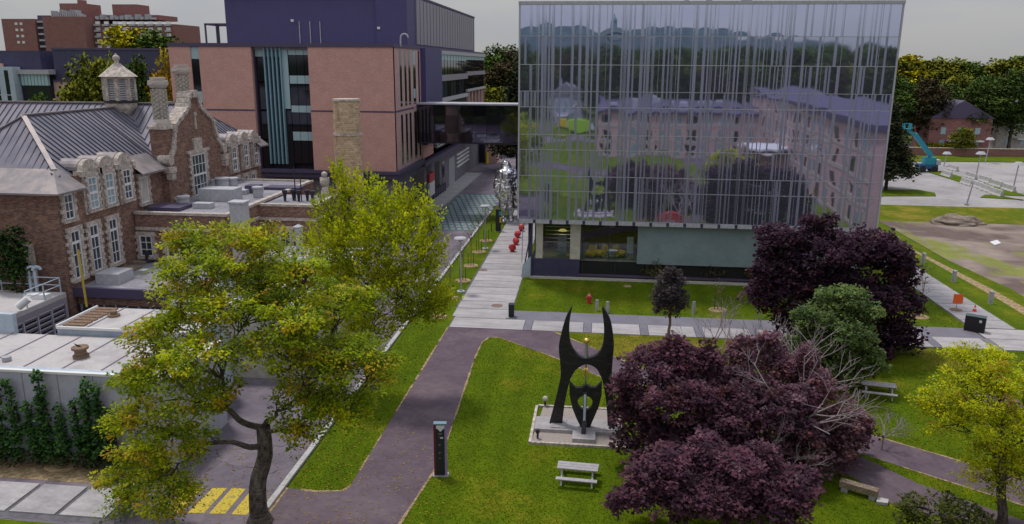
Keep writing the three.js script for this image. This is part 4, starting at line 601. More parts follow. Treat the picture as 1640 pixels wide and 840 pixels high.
// ------------------------------------------------------------------ low buildings at the lower left
{
  const b = thing('low_roof', 'low brick building with a grey felt roof and dark fascia under the old wing', 'building', V(-32, 0, -53)), y = 4.65;
  part(b, 'brick_wall', [box(-35.9, -27.6, 0, y - 0.3, -49.25, -56.95)], M.oldBrick); part(b, 'roof', box(-35.95, -27.5, y - 0.28, y, -49.3, -56.9), M.roofGrey);
  part(b, 'fascia', [box(-36.1, -27.4, y - 0.55, y + 0.12, -48.95, -49.24), box(-27.48, -27.3, y - 0.55, y + 0.12, -49.24, -56.9)], M.purplePlain);
  part(b, 'vent_strip', [box(-35.9, -27.6, 3.0, 3.5, -49.1, -49.24)], M.dark); for (let k = 0; k < 10; k++) part(b, 'strip_post', box(-35.6 + k * 0.85, -35.5 + k * 0.85, 2.95, 3.55, -48.98, -49.1), M.louver);
  for (let k = 0; k < 6; k++) part(b, 'louver_slat', box(-33.4, -27.8, 1.4 + k * 0.26, 1.56 + k * 0.26, -48.9, -49.2), M.clad);
  const U = (px, py, w, h, d, m) => { const q = G(px, py, y); part(b, 'roof_unit', box(q.x - w / 2, q.x + w / 2, y, y + h, q.z, q.z - d), m); };
  U(171, 456, 1.7, 0.75, 1.9, M.paleGrey); U(226, 440, 0.55, 0.3, 0.6, M.paleGrey); U(193, 437, 1.5, 0.16, 1.6, M.wood); U(216, 424, 1.3, 0.2, 1.3, M.wood); U(297, 418, 2.2, 0.8, 1.6, M.paleGrey);
  { const q = G(236, 420, y); part(b, 'vent', [cyl(q.x, y, y + 0.25, q.z, 0.45), cyl(q.x, y + 0.25, y + 0.9, q.z, 0.16)], M.dark); }
}
{
  const b = thing('plant_enclosure', 'louvered plant enclosure with a railed flat roof at the left edge', 'building', V(-38, 0, -44)), xr = -35, y = 5.05, z1 = -46.9, z0 = PX(0, 515, xr).z - 0.2;
  const zf = -39.9;
  part(b, 'roof', box(-48, xr, y - 0.3, y, zf, z1), M.roofWhite);
  part(b, 'frame', [box(xr - 0.2, xr, y - 0.75, y - 0.31, zf, z1), box(xr - 0.2, xr, 0, y - 0.75, z1 + 0.25, z1), box(xr - 0.2, xr, 1.5, 2.0, zf, z1 + 0.25)], M.louver);
  part(b, 'inner_wall', box(-48, xr - 0.3, 0, y - 0.32, zf, z1), M.dark);
  for (let k = 0; k < 5; k++) { const za = z1 + 0.35 + k * 1.3; part(b, 'post', box(xr - 0.1, xr + 0.04, 1.9, y - 0.75, za + 1.18, za + 1.26), M.clad); for (let j = 0; j < 7; j++) { const g = box(-0.04, 0.04, -0.13, 0.13, -0.55, 0.55); g.rotateZ(-0.6); part(b, 'louver_slat', g.translate(xr - 0.05, 2.2 + j * 0.34, za + 0.6), M.louver); } }
  const rail = []; for (const h of [0.55, 1.05]) { rail.push(rod(V(-47, y + h, z1 + 0.2), V(xr - 0.2, y + h, z1 + 0.2), 0.035), rod(V(xr - 0.2, y + h, z1 + 0.2), V(xr - 0.2, y + h, z1 + 3.4), 0.035)); } for (const x of [-47, -43, -39.4, xr - 0.2]) rail.push(rod(V(x, y, z1 + 0.2), V(x, y + 1.08, z1 + 0.2), 0.045)); for (const z of [z1 + 3.4, z1 + 1.8]) rail.push(rod(V(xr - 0.2, y - 0.0, z), V(xr - 0.2, y + 1.08, z), 0.045));
  part(b, 'railing', rail, M.cladBlue);
  part(b, 'duct', rod(G(28, 492, y + 0.3), G(45, 478, y + 0.8), 0.26), M.whitePaint); part(b, 'roof_unit', [cbox(G(60, 478, y).x, y + 0.15, G(60, 478, y).z, 1.6, 0.3, 0.5)], M.whitePaint);
  part(b, 'hatch', box(-40.9, -39.6, y, y + 0.12, -45.2, -46), M.dark);
}
{
  const b = thing('white_building', 'low white metal clad building with a pale flat roof behind the ivy', 'building', V(-35, 0, -36)), z0 = -34, y = 4.9;
  part(b, 'wall', [box(-56, -20.6, 0, y, z0, z0 - 0.3), box(-20.9, -20.6, 0, y, z0 - 0.3, -39.5)], M.clad); part(b, 'roof', box(-56, -20.7, y - 0.3, y - 0.02, z0 - 0.3, -39.4), M.roofWhite);
  part(b, 'coping', [box(-56, -20.5, y, y + 0.12, z0 + 0.06, z0 - 0.16), box(-20.85, -20.5, y, y + 0.12, z0 - 0.16, -39.4)], M.whitePaint); part(b, 'gutter', box(-56, -20.9, y - 0.02, y + 0.03, z0 - 0.17, z0 - 0.62), M.cladBlue);
  for (let x = -55; x < -21; x += 1.9) part(b, 'panel_joint', box(x, x + 0.05, 0, y - 0.02, z0 + 0.012, z0 - 0.01), M.louver); part(b, 'panel_joint', box(-56, -20.6, 2.9, 2.96, z0 + 0.014, z0 - 0.01), M.louver);
  for (let x = -54; x < -22; x += 2.1) part(b, 'roof_seam', box(x, x + 0.06, y - 0.02, y + 0.03, z0 - 0.7, -39.4), M.louver);
  part(b, 'end_wall', box(-38, -32.9, y - 0.3, y + 1.1, -39.4, -39.7), M.cladBlue);
  const v = G(129, 572, y); part(b, 'roof_vent', [cyl(v.x, y, y + 0.12, v.z, 0.4), cyl(v.x, y + 0.12, y + 0.45, v.z, 0.3), cyl(v.x, y + 0.45, y + 0.56, v.z, 0.42)], M.barkBrown); part(b, 'roof_flag', tri([V(v.x - 0.35, y + 0.75, v.z), V(v.x + 0.1, y + 0.6, v.z), V(v.x - 0.1, y + 0.5, v.z)]), M.dark);
  const v2 = G(10, 578, y); part(b, 'roof_vent', cyl(v2.x, y, y + 0.22, v2.z, 0.22), M.grey);
}
{
  const b = thing('cream_roof_house', 'low plant house with a cream roof and brown grating behind the white roof', 'building', V(-27, 0, -41)), y = 5.25, x0 = -30.4, x1 = -22, z0 = -39.6, z1 = -43.3;
  part(b, 'wall', [box(x0, x1, 0, y, z0, z1)], M.cladBlue); part(b, 'roof', box(x0 + 0.1, x1, y, y + 0.08, z0 + 0.08, z1), M.roofWhite); part(b, 'roof_edge', [box(x0, x0 + 0.1, y, y + 0.2, z0 + 0.1, z1), box(x0 + 0.1, x1, y, y + 0.14, z0 + 0.18, z0 + 0.09)], M.whitePaint);
  for (let k = 0; k < 7; k++) part(b, 'grating', box(x0 + 0.25, x0 + 1.55, y + 0.08, y + 0.16, z0 - 0.15 - k * 0.5, z0 - 0.5 - k * 0.5), M.barkBrown);
  for (let k = 0; k < 3; k++) part(b, 'roof_seam', box(x0 + 1.8 + k * 2, x0 + 1.86 + k * 2, y + 0.08, y + 0.13, z0, z1), M.louver);
  const v = G(182, 509, y); part(b, 'roof_vent', [cyl(v.x, y, y + 0.2, v.z, 0.35), cyl(v.x, y + 0.2, y + 0.42, v.z, 0.2)], M.barkBrown);
  for (let k = 0; k < 4; k++) part(b, 'louver_slat', box(-26.4, -25.6, 4.3 + k * 0.16, 4.38 + k * 0.16, z0 + 0.03, z0 - 0.02), M.louver);
}
{
  const b = thing('low_white_block', 'low pale roofed block with white parapets half hidden behind the yellow-green trees', 'building', V(-24, 0, -53)), y = 4.6;
  part(b, 'wall', [box(-27.1, -19, 0, y, -46, -61.9)], M.cream); part(b, 'roof', box(-27, -19.1, y, y + 0.04, -46.1, -61.8), M.roofWhite); part(b, 'parapet', [box(-27.15, -18.95, y, y + 0.5, -45.9, -46.2), box(-19.25, -18.95, y, y + 0.5, -46.2, -61.9), box(-27.1, -19.25, y, y + 0.5, -61.6, -61.95)], M.whitePaint);
  seed(15); for (let k = 0; k < 7; k++) { const x = rr(-26, -20.5), z = rr(-48, -60), w = rr(0.6, 1.8), h = rr(0.4, 1.3); part(b, 'roof_unit', box(x - w / 2, x + w / 2, y + 0.04, y + h, z, z - rr(0.8, 1.6)), k % 3 ? M.paleGrey : M.grey); }
}
// ------------------------------------------------------------------ horned black sculpture
{
  const q0 = G(935, 690), s = thing('horned_sculpture', 'tall black horned steel sculpture standing on the gravel bed', 'sculpture', V(q0.x, 0, -41.2)), z = -41.2;
  const P = (x, y) => { const p = PZ(840 + x / 3.5, 480 + y / 3.5, z); return new THREE.Vector2(p.x, p.y); };
  const sp = (arr) => arr.map(([x, y]) => P(x, y));
  const horn = new THREE.Shape(); const A = sp([[268, 36], [236, 95], [208, 190], [195, 265], [204, 370], [203, 440], [176, 560], [150, 660], [132, 722]]), B = sp([[209, 714], [216, 650], [228, 560], [252, 455], [262, 432], [290, 388], [345, 358], [402, 380], [432, 432], [444, 470], [458, 560], [466, 650], [468, 730]]), C = sp([[520, 736], [512, 660], [500, 560], [488, 450], [494, 330], [500, 240], [482, 120], [440, 40]]), D = sp([[436, 46], [447, 140], [446, 220], [436, 265], [415, 300], [380, 320], [340, 326], [305, 312], [272, 275], [254, 225], [250, 160], [256, 95], [268, 36]]);
  horn.moveTo(A[0].x, A[0].y); horn.splineThru(A.slice(1)); horn.lineTo(B[0].x, B[0].y); horn.splineThru(B.slice(1)); horn.lineTo(C[0].x, C[0].y); horn.splineThru(C.slice(1)); horn.lineTo(D[0].x, D[0].y); horn.splineThru(D.slice(1));
  const ex = (sh, d, zz) => { const g = new THREE.ExtrudeGeometry(sh, { depth: d, bevelEnabled: true, bevelSize: 0.015, bevelThickness: 0.015, bevelSegments: 1, curveSegments: 8 }); g.translate(0, 0, zz); return muv(g); };
  const blackSteel = std({ map: texture(512, (u, v) => { const k = 0.7 + 0.6 * tn(u, v, 1, 5), w = tn(u * 0.5, v * 2, 1, 4); return scl(mixc([0.014, 0.012, 0.018], [0.035, 0.028, 0.035], (w - 0.5) * 4), k); }, 2.4), roughness: 0.42, bumpMap: texture(256, (u, v) => { const k = tn(u, v, 0, 3); return [k, k, k]; }, 1.6, false), bumpScale: 0.03 });
  part(s, 'horned_frame', ex(horn, 0.3, z - 0.15), blackSteel);
  const low = new THREE.Shape(), E1 = sp([[254, 448], [286, 482], [325, 480], [345, 464], [366, 478], [402, 480], [434, 446], [432, 520], [414, 590], [388, 650], [362, 712], [356, 740], [340, 740], [322, 706], [296, 655], [272, 595], [256, 520]]);
  low.moveTo(E1[0].x, E1[0].y); for (const p of E1.slice(1)) low.lineTo(p.x, p.y);
  const hc = P(341, 563), hr = P(384, 563).x - hc.x, hole = new THREE.Path(); hole.absarc(hc.x, hc.y, hr, 0, Math.PI * 2, true); low.holes.push(hole);
  part(s, 'heart_plate', ex(low, 0.24, z + 0.16), blackSteel);
  const f0 = P(342, 500), f1 = P(338, 640);
  part(s, 'front_fin', [bar(V(f0.x, f0.y, z + 0.46), V(f1.x, f1.y, z + 0.9), 0.2, 0.24), bar(V(f1.x, f1.y, z + 0.9), V(-0.35, 0.12, -39.95), 0.24, 0.3), cbox(-0.35, 0.14, -39.9, 0.42, 0.26, 0.5)], blackSteel);
  part(s, 'fin_stripe', bar(V(f0.x, f0.y - 0.1, z + 0.6), V(f1.x, f1.y, z + 1.04), 0.13, 0.03), M.cladBlue);
  const g0 = P(347, 322), g1 = P(348, 250), g2 = P(348, 233);
  part(s, 'spire', rod(V(g0.x, g0.y - 0.2, z), V(g1.x, g1.y, z), 0.14, 0.07), M.steel); part(s, 'gold_ball', ball(g2.x, g2.y, z, 0.17), M.gold);
  part(s, 'hanging_rod', [rod(V(g0.x, P(345, 360).y, z), V(g0.x, P(345, 470).y, z), 0.05), ball(g0.x, P(345, 405).y, z, 0.13)], M.steel);
  const cup = P(345, 405); part(s, 'gold_wing', [-1, 1].map((k) => { const g = new THREE.SphereGeometry(0.3, 14, 8, 0, 6.283, 0, 1.57); g.scale(1, 0.75, 0.5); g.rotateZ(k * 1.57); g.translate(cup.x + k * 0.1, cup.y, z); return g; }), M.gold);
  const b = thing('sculpture_base', 'pale gravel bed with white concrete slabs under the black horned sculpture', 'plinth', V(-0.6, 0, -41.3));
  part(b, 'gravel', slab([G(870, 655), V(1.75, 0, -43.7), V(2.1, 0, -39.1), G(850, 712)], 0.01, 0.09), M.gravel);
  part(b, 'edging', [box(-3.3, -3.14, 0, 0.13, -43.75, -39), box(-3.14, 2.1, 0, 0.13, -43.9, -43.72), box(-3.14, 2.1, 0, 0.13, -39.1, -38.95)], M.stone);
  part(b, 'slab', [box(-3.1, 1.9, 0.05, 0.28, -40.3, -41.9)], M.concrete[1]); part(b, 'slab', box(-0.95, 0.3, 0.05, 0.3, -39.3, -40.3), M.concrete[2]); part(b, 'slab', box(-2.2, -1.35, 0.28, 0.33, -40.5, -41.7), M.concrete[1]); part(b, 'slab', box(0.75, 1.8, 0.28, 0.33, -40.5, -41.7), M.concrete[1]);
  for (const [px, py, l, glow] of [[873, 653, 'garden spotlight with a pale globe at the back left corner of the gravel bed', 1], [861, 705, 'small black spotlight post at the front left corner of the gravel bed', 0]]) { const p = G(px, py), t = thing('garden_light', l, 'light', p); bases.set(t, V(0, 0, 0)); part(t, 'post', cyl(0, 0, 0.42, 0, 0.06), M.dark); part(t, 'head', glow ? ball(0, 0.56, 0, 0.17) : cyl(0, 0.4, 0.62, 0, 0.1, 0.12), glow ? M.cream : M.dark); }
}
// ------------------------------------------------------------------ mirrored walking figure on the lane
{
  const p = V(-11.9, 0, -100.5), t = thing('mirror_statue', 'giant crumpled mirror-silver statue of a cloaked figure on the lane', 'statue', p); bases.set(t, V(0, 0, 0));
  const bones = [[0.05, 7.55, 0, 0.5, 0.05, 7.2, 0, 0.55], [0.1, 6.9, 0, 0.45, 0.1, 6.4, 0, 0.8], [-0.55, 6.2, 0, 0.6, 0.85, 6.2, 0, 0.66], [0.15, 6.1, 0, 1.15, 0.15, 4.4, 0, 1.15], [0.15, 4.6, 0, 1.1, 0.0, 3.3, 0, 0.78], [1.15, 6.1, 0, 0.42, 1.5, 4.9, 0.1, 0.42], [1.5, 4.9, 0.1, 0.42, 1.25, 3.6, 0.25, 0.32], [-0.9, 6, 0, 0.42, -1.15, 4.6, 0.2, 0.4], [-1.15, 4.6, 0.2, 0.4, -0.95, 3.5, 0.4, 0.3], [-0.15, 3.6, 0, 0.7, -0.3, 1.9, 0.15, 0.48], [-0.3, 1.9, 0.15, 0.48, -0.25, 0.3, 0, 0.34], [0.45, 3.6, 0, 0.66, 0.75, 1.9, -0.3, 0.46], [0.75, 1.9, -0.3, 0.46, 0.8, 0.3, -0.6, 0.34], [-0.25, 0.2, 0, 0.3, -0.25, 0.15, 0.6, 0.24], [0.8, 0.2, -0.6, 0.3, 0.8, 0.15, 0, 0.24]];
  const d = (x, y, z) => { let s = 0; for (const b of bones) { const bx = b[4] - b[0], by = b[5] - b[1], bz = b[6] - b[2], k = Math.max(0, Math.min(1, ((x - b[0]) * bx + (y - b[1]) * by + (z - b[2]) * bz) / (bx * bx + by * by + bz * bz + 1e-9))), r = b[3] + (b[7] - b[3]) * k, e = Math.hypot(x - b[0] - bx * k, y - b[1] - by * k, z - b[2] - bz * k) - r; s += Math.exp(-e * 9); } return -Math.log(s + 1e-30) / 9 + 0.16 * perlin.noise(x * 1.9, y * 1.3, z * 1.9) + 0.09 * perlin.noise(x * 4.3, y * 3.6, z * 4.3); };
  const { MarchingCubes } = await import('three/addons/objects/MarchingCubes.js');
  const n = 64, mc = new MarchingCubes(n, M.steel, false, false, 60000); mc.isolation = 0;
  const S = 4.2; for (let k = 0; k < n; k++) for (let j = 0; j < n; j++) for (let i = 0; i < n; i++) { const x = (i / n * 2 - 1) * S, y = (j / n * 2 - 1) * S + 4, z = (k / n * 2 - 1) * S; mc.setCell(i, j, k, -d(x, y, z)); }
  mc.update(); const c = mc.count, pos = new Float32Array(mc.positionArray.slice(0, c * 3)); for (let i = 0; i < c; i++) { pos[i * 3] *= S; pos[i * 3 + 1] = pos[i * 3 + 1] * S + 4; pos[i * 3 + 2] *= S; }
  const g = new THREE.BufferGeometry(); g.setAttribute('position', new THREE.BufferAttribute(pos, 3)); g.computeVertexNormals();
  part(t, 'figure', g, std({ color: rgb(0.80, 0.79, 0.80), roughness: 0.28, metalness: 1, flatShading: true })); part(t, 'plinth', cbox(0.2, 0.03, -0.2, 2.6, 0.06, 2), M.steel);
  t.rotation.y = 0.25;
}
// ------------------------------------------------------------------ small street things
seed(61);
[[835, 371, 'farthest'], [829, 381.5, 'second farthest'], [826, 393, 'third farthest'], [820.5, 404, 'nearest']].forEach(([px, py, w], i) => {
  const p = G(px, py), g = new THREE.IcosahedronGeometry(0.44, 1), a = g.attributes.position; for (let k = 0; k < a.count; k++) { const v = V(a.getX(k), a.getY(k), a.getZ(k)), f = 0.78 + 0.5 * Math.abs(perlin.noise(v.x * 5 + i * 3, v.y * 5, v.z * 5)) * 1.5; a.setXYZ(k, v.x * f, v.y * f, v.z * f); } g.computeVertexNormals(); g.translate(0, 0.5, 0);
  const t = thing('faceted_stool', w + ' of four faceted red stools in a row on the slab walk', 'stool', p, 'red faceted stools on the slab walk'); bases.set(t, V(0, 0, 0)); part(t, 'faceted_body', g, M.red); part(t, 'foot', cyl(0, 0, 0.16, 0, 0.26, 0.2), M.red);
});
{ const p = G(836, 362); single('garden_light', [cyl(0, 0, 0.5, 0, 0.14), ball(0, 0.55, 0, 0.2)].map((g) => g.translate(p.x, 0, p.z)), M.whitePaint, 'small white light bollard beyond the red seats', 'light', null, p); }
{
  const p = G(798, 371), t = thing('info_post', 'dark information post with blue and yellow panels at the end of the lawn strip', 'sign', p); bases.set(t, V(0, 0, 0));
  part(t, 'pillar', cbox(0, 1.35, 0, 0.62, 2.7, 0.35), M.dark); part(t, 'blue_panel', cbox(0.25, 2.3, 0.19, 0.26, 0.5, 0.03), plain([0.04, 0.35, 0.5])); part(t, 'yellow_panel', cbox(0.28, 1.5, 0.19, 0.2, 0.7, 0.03), M.yellow); part(t, 'top', cbox(0, 2.73, 0, 0.66, 0.06, 0.4), M.dark); part(t, 'foot', cbox(0, 0.03, 0, 0.75, 0.06, 0.45), M.grey);
}
for (const [px, py] of [[787, 371]]) { const p = G(px, py); single('steel_post', [cyl(p.x, 0, 0.95, p.z, 0.05), ball(p.x, 0.95, p.z, 0.055)], M.dark, 'thin dark post left of the information post', 'post', null, p); }
function streetLamp(px, py, top, label) {
  const p = G(px, py), h = PZ(px, top, p.z).y, t = thing('street_lamp', label, 'lamp', p, 'disc-topped lamps in the lawn strip'); bases.set(t, V(0, 0, 0));
  part(t, 'base_plate', [cyl(0, 0, 0.1, 0, 0.36), cyl(0, 0.1, 0.2, 0, 0.14)], M.paleGrey); part(t, 'pole', cyl(0, 0.15, h - 0.25, 0, 0.07, 0.05), M.grey);
  part(t, 'lamp_head', [cyl(0, h - 0.3, h - 0.02, 0, 0.1, 0.3), cyl(0, h - 0.02, h + 0.08, 0, 0.58, 0.5, 20), cyl(0, h + 0.08, h + 0.14, 0, 0.5, 0.1, 20)], M.paleGrey); return t;
}
streetLamp(738, 468, 382, 'nearer of two disc-topped street lamps in the lawn strip'); streetLamp(777.3, 399, 330, 'farther of two disc-topped street lamps in the lawn strip');
{ // direction totem
  const p = G(706, 762), t = thing('direction_totem', 'dark direction totem with a white top beside the asphalt path', 'sign', p); bases.set(t, V(0, 0, 0)); const h = PZ(706, 680, p.z).y;
  const c = document.createElement('canvas'); c.width = 128; c.height = 512; const x = c.getContext('2d'); x.fillStyle = '#23282f'; x.fillRect(0, 0, 128, 512); x.fillStyle = '#d8dbe2'; x.fillRect(0, 0, 128, 34); x.beginPath(); x.moveTo(18, 34); x.lineTo(64, 66); x.lineTo(110, 34); x.fill();
  x.fillStyle = '#c9ccd6'; x.fillRect(58, 118, 46, 16); x.fillStyle = 'rgba(190,195,205,0.55)'; for (const [yy, w] of [[78, 62], [88, 50], [112, 22], [190, 40], [202, 30], [270, 44], [282, 26], [330, 40]]) x.fillRect(30, yy, w, 5);
  const tx = new THREE.CanvasTexture(c); tx.colorSpace = THREE.SRGBColorSpace; const face = new THREE.PlaneGeometry(0.42, h - 0.06);
  t.rotation.y = 0.12;
  part(t, 'pillar', cbox(0, h / 2 + 0.02, 0, 0.56, h, 0.24), M.dark); const m = part(t, 'face_panel', face, std({ map: tx, roughness: 0.5 })); m.position.set(0.02, h / 2 + 0.02, 0.128); part(t, 'red_edge', cbox(-0.27, h / 2 + 0.02, 0.01, 0.1, h - 0.02, 0.25), plain([0.16, 0.012, 0.03])); part(t, 'violet_edge', cbox(0.27, h / 2, 0.012, 0.1, h, 0.25), plain([0.30, 0.20, 0.42])); part(t, 'cap', cbox(0, h + 0.05, 0, 0.64, 0.06, 0.3), plain([0.16, 0.26, 0.32])); part(t, 'foot', cbox(0, 0.03, 0, 0.8, 0.06, 0.4), M.concrete[0]);
}
{ const p = G(819, 508), t = thing('litter_bin', 'slim black litter bin at the corner of the slab walk', 'bin', p); bases.set(t, V(0, 0, 0)); part(t, 'body', cbox(0, 0.52, 0, 0.42, 1.0, 0.55), M.black); part(t, 'lid', [cbox(0, 1.08, 0, 0.46, 0.06, 0.6), cbox(0, 0.86, 0.28, 0.3, 0.16, 0.03)], M.dark); part(t, 'foot', cbox(0, 0.02, 0, 0.46, 0.05, 0.6), M.grey); }
{ // two-bay bin station
  const p = G(1561, 531), t = thing('bin_station', 'black double recycling bin standing on the slabs at right', 'bin', p); bases.set(t, V(0, 0, 0)); t.rotation.y = -0.5;
  part(t, 'cabinet', [cbox(-0.36, 0.62, 0, 0.68, 1.2, 0.7)], M.black); part(t, 'cabinet', [cbox(0.36, 0.62, 0.02, 0.68, 1.2, 0.7)], M.black); part(t, 'lid', [cbox(-0.36, 1.25, 0, 0.7, 0.05, 0.74), cbox(0.36, 1.25, 0.02, 0.7, 0.05, 0.74)], plain([0.05, 0.08, 0.09], 0.5)); part(t, 'label_plate', cbox(0.36, 0.95, 0.38, 0.18, 0.2, 0.02), M.whitePaint); part(t, 'door_gap', cbox(0, 0.62, 0.345, 0.05, 1.18, 0.02), M.dark); part(t, 'foot', cbox(0, 0.02, 0, 1.42, 0.05, 0.74), M.grey);
}
{ const p = G(1532, 498), t = thing('construction_sign', 'square orange sign on a stand on the right slab walk', 'sign', p); bases.set(t, V(0, 0, 0)); part(t, 'panel', cbox(0.02, 1.05, 0.05, 0.78, 0.82, 0.04), M.orange); part(t, 'post', rod(V(0, 0.08, 0), V(0, 1.3, 0), 0.035), M.grey); part(t, 'foot', [cyl(0, 0, 0.09, 0, 0.55, 0.5, 14)], M.barkBrown); }
{ const p = G(1561.5, 500), t = thing('traffic_cone', 'small red traffic cone right of the orange sign', 'cone', p); bases.set(t, V(0, 0, 0)); part(t, 'cone', [cyl(0, 0.04, 0.62, 0, 0.17, 0.03)], plain([0.75, 0.06, 0.02], 0.5)); part(t, 'foot', cbox(0, 0.02, 0, 0.46, 0.05, 0.46), plain([0.6, 0.05, 0.02])); part(t, 'band', cyl(0, 0.28, 0.4, 0, 0.115, 0.083), M.whitePaint); }
{ const p = G(943.5, 486), t = thing('fire_hydrant', 'red fire hydrant on the lawn before the glass building', 'hydrant', p); bases.set(t, V(0, 0, 0)); part(t, 'barrel', [cyl(0, 0, 0.08, 0, 0.24), cyl(0, 0.08, 0.55, 0, 0.16), cyl(0, 0.55, 0.62, 0, 0.21)], M.red); part(t, 'bonnet', [ball(0, 0.64, 0, 0.17), cyl(0, 0.78, 0.88, 0, 0.05)], plain([0.55, 0.16, 0.12], 0.5)); part(t, 'nozzle', [rod(V(-0.28, 0.45, 0), V(0.28, 0.45, 0), 0.08), rod(V(0, 0.4, 0), V(0, 0.4, 0.27), 0.1)], M.red); }
function bollard(p, label, h = 0.95, r = 0.14) { const t = thing('bollard', label, 'bollard', p, 'grey bollards on the lawns'); bases.set(t, V(0, 0, 0)); part(t, 'shaft', cyl(0, 0, h - 0.14, 0, r), M.paleGrey); part(t, 'cap', [cyl(0, h - 0.14, h - 0.09, 0, r * 0.8), cyl(0, h - 0.09, h, 0, r * 1.08, r * 0.95)], M.steel); return t; }
bollard(G(956, 498), 'pale bollard on the lawn right of the red hydrant'); bollard(G(973, 501), 'pale bollard behind the right horn of the sculpture'); bollard(G(1111, 501), 'pale bollard on the lawn behind the bare bush');
bollard(G(1587, 487), 'nearest of four grey bollards along the dirt track', 1.15, 0.2); bollard(G(1528, 452), 'second nearest of four grey bollards along the dirt track', 1.15, 0.2); bollard(G(1479, 422), 'third of four grey bollards along the dirt track', 1.1, 0.2); bollard(G(1437, 395), 'farthest of four grey bollards along the dirt track', 1.1, 0.2);
function picnic(p, ry, label) { const t = thing('picnic_table', label, 'table', p, 'pale picnic tables on the lawn'); bases.set(t, V(0, 0, 0)); t.rotation.y = ry;
  for (let k = 0; k < 3; k++) part(t, 'tabletop_plank', cbox(0, 0.76, -0.25 + k * 0.25, 2.0, 0.05, 0.23), M.bench); for (const s of [-1, 1]) { part(t, 'seat_plank', cbox(0, 0.45, s * 0.78, 2.0, 0.05, 0.27), M.bench); part(t, 'leg', [bar(V(s * 0.75, 0, -0.68), V(s * 0.75, 0.73, -0.2), 0.08), bar(V(s * 0.75, 0, 0.68), V(s * 0.75, 0.73, 0.2), 0.08), bar(V(s * 0.75, 0.4, -0.9), V(s * 0.75, 0.4, 0.9), 0.07, 0.08)], M.grey); } return t; }
picnic(G(1406, 634), -0.2, 'pale picnic table under the round green tree'); picnic(G(925, 770), -0.06, 'pale picnic table on the lawn below the horned sculpture');
{ const p = G(1382, 795), t = thing('log_bench', 'squared timber log bench beside the lower right path', 'bench', p); bases.set(t, V(0, 0, 0)); t.rotation.y = -0.5; part(t, 'log', [cbox(-0.2, 0.38, 0, 1.7, 0.3, 0.42)], M.wood); part(t, 'support', cbox(-0.8, 0.12, 0, 0.3, 0.24, 0.4), M.concrete[0]); part(t, 'support', cbox(0.45, 0.12, 0, 0.3, 0.24, 0.4), M.concrete[0]); }
{ const p = G(1412, 806); single('flat_stone', slab([[p.x - 0.3, p.z + 0.2], [p.x + 0.2, p.z + 0.28], [p.x + 0.35, p.z - 0.1], [p.x - 0.1, p.z - 0.25]], 0.01, 0.16), M.kerb, 'flat pale stone at the end of the log bench', 'stone', null, p); }
{ const p = G(97, 750), g = new THREE.CylinderGeometry(0.62, 0.7, 0.16, 14), a = g.attributes.position; g.scale(1.25, 1, 0.8); g.translate(p.x, 0.1, p.z); single('boulder', g, M.soil, 'flat round tan stone in the soil below the ivy wall', 'stone', null, p); }
for (const [px, py, r, w] of [[796, 491, 0.5, 'brown round manhole cover set in the slab walk near the bin'], [774, 434, 0.42, 'small brown manhole cover at the left edge of the slab walk']]) { const p = G(px, py); single('manhole_cover', cyl(p.x, 0.05, 0.075, p.z, r, r, 20), grained([0.22, 0.15, 0.13], 0.4, 1), w, 'manhole cover', null, p); }
// railings and posts along the brick building
{
  const a = G(690, 323), b = G(713, 307), t = thing('railing', 'dark railing on the pavement beside the brick building', 'railing', V(a.x, 0, a.z)), g = []; const n = 6; for (let k = 0; k <= n; k++) { const p = a.clone().lerp(b, k / n); g.push(p); part(t, 'post', cyl(p.x, 0, 1.5, p.z, 0.1), M.dark); } part(t, 'rail', [bar(a.clone().setY(1.45), b.clone().setY(1.45), 0.12), bar(a.clone().setY(0.3), b.clone().setY(0.3), 0.1)], M.dark); for (let k = 0; k < n; k++) { const p = g[k].clone().lerp(g[k + 1], 0.5); part(t, 'panel', bar(g[k].clone().setY(0.85).lerp(g[k + 1].clone().setY(0.85), 0.1), g[k + 1].clone().setY(0.85).lerp(g[k].clone().setY(0.85), 0.1), 0.03, 0.9), M.purplePlain); }
  const side = struct('sidewalk', slab([[-24.7, -93], [-22.1, -93], [-21.7, -146], [-24.7, -146]], 0, 0.13), M.concrete[1], 'raised concrete pavement beside the brick building', 'pavement');
  [[780, 262, 'left'], [786, 258, 'middle'], [797, 250, 'right']].forEach(([px, py, w]) => { const p = G(px, py); single('safety_post', cyl(p.x, 0, 2.4, p.z, 0.34), M.yellow, w + ' of the yellow safety posts beyond the link bridge', 'post', 'yellow safety posts beyond the bridge', p); });
  const q = G(776, 262), w = thing('loading_dock', 'brick loading dock with a dark door beyond the link bridge', 'building', V(q.x, 0, q.z)); part(w, 'pier', box(q.x + 0.2, q.x + 2.6, 0, 6.2, q.z, q.z - 3), M.newBrickPale); part(w, 'dock_wall', box(q.x - 12, q.x + 0.2, 0, 6, q.z - 2, q.z - 4), M.purplePlain); part(w, 'dock_door', box(q.x - 6, q.x - 0.5, 0.1, 4.6, q.z - 1.95, q.z - 2.05), M.dark);
}
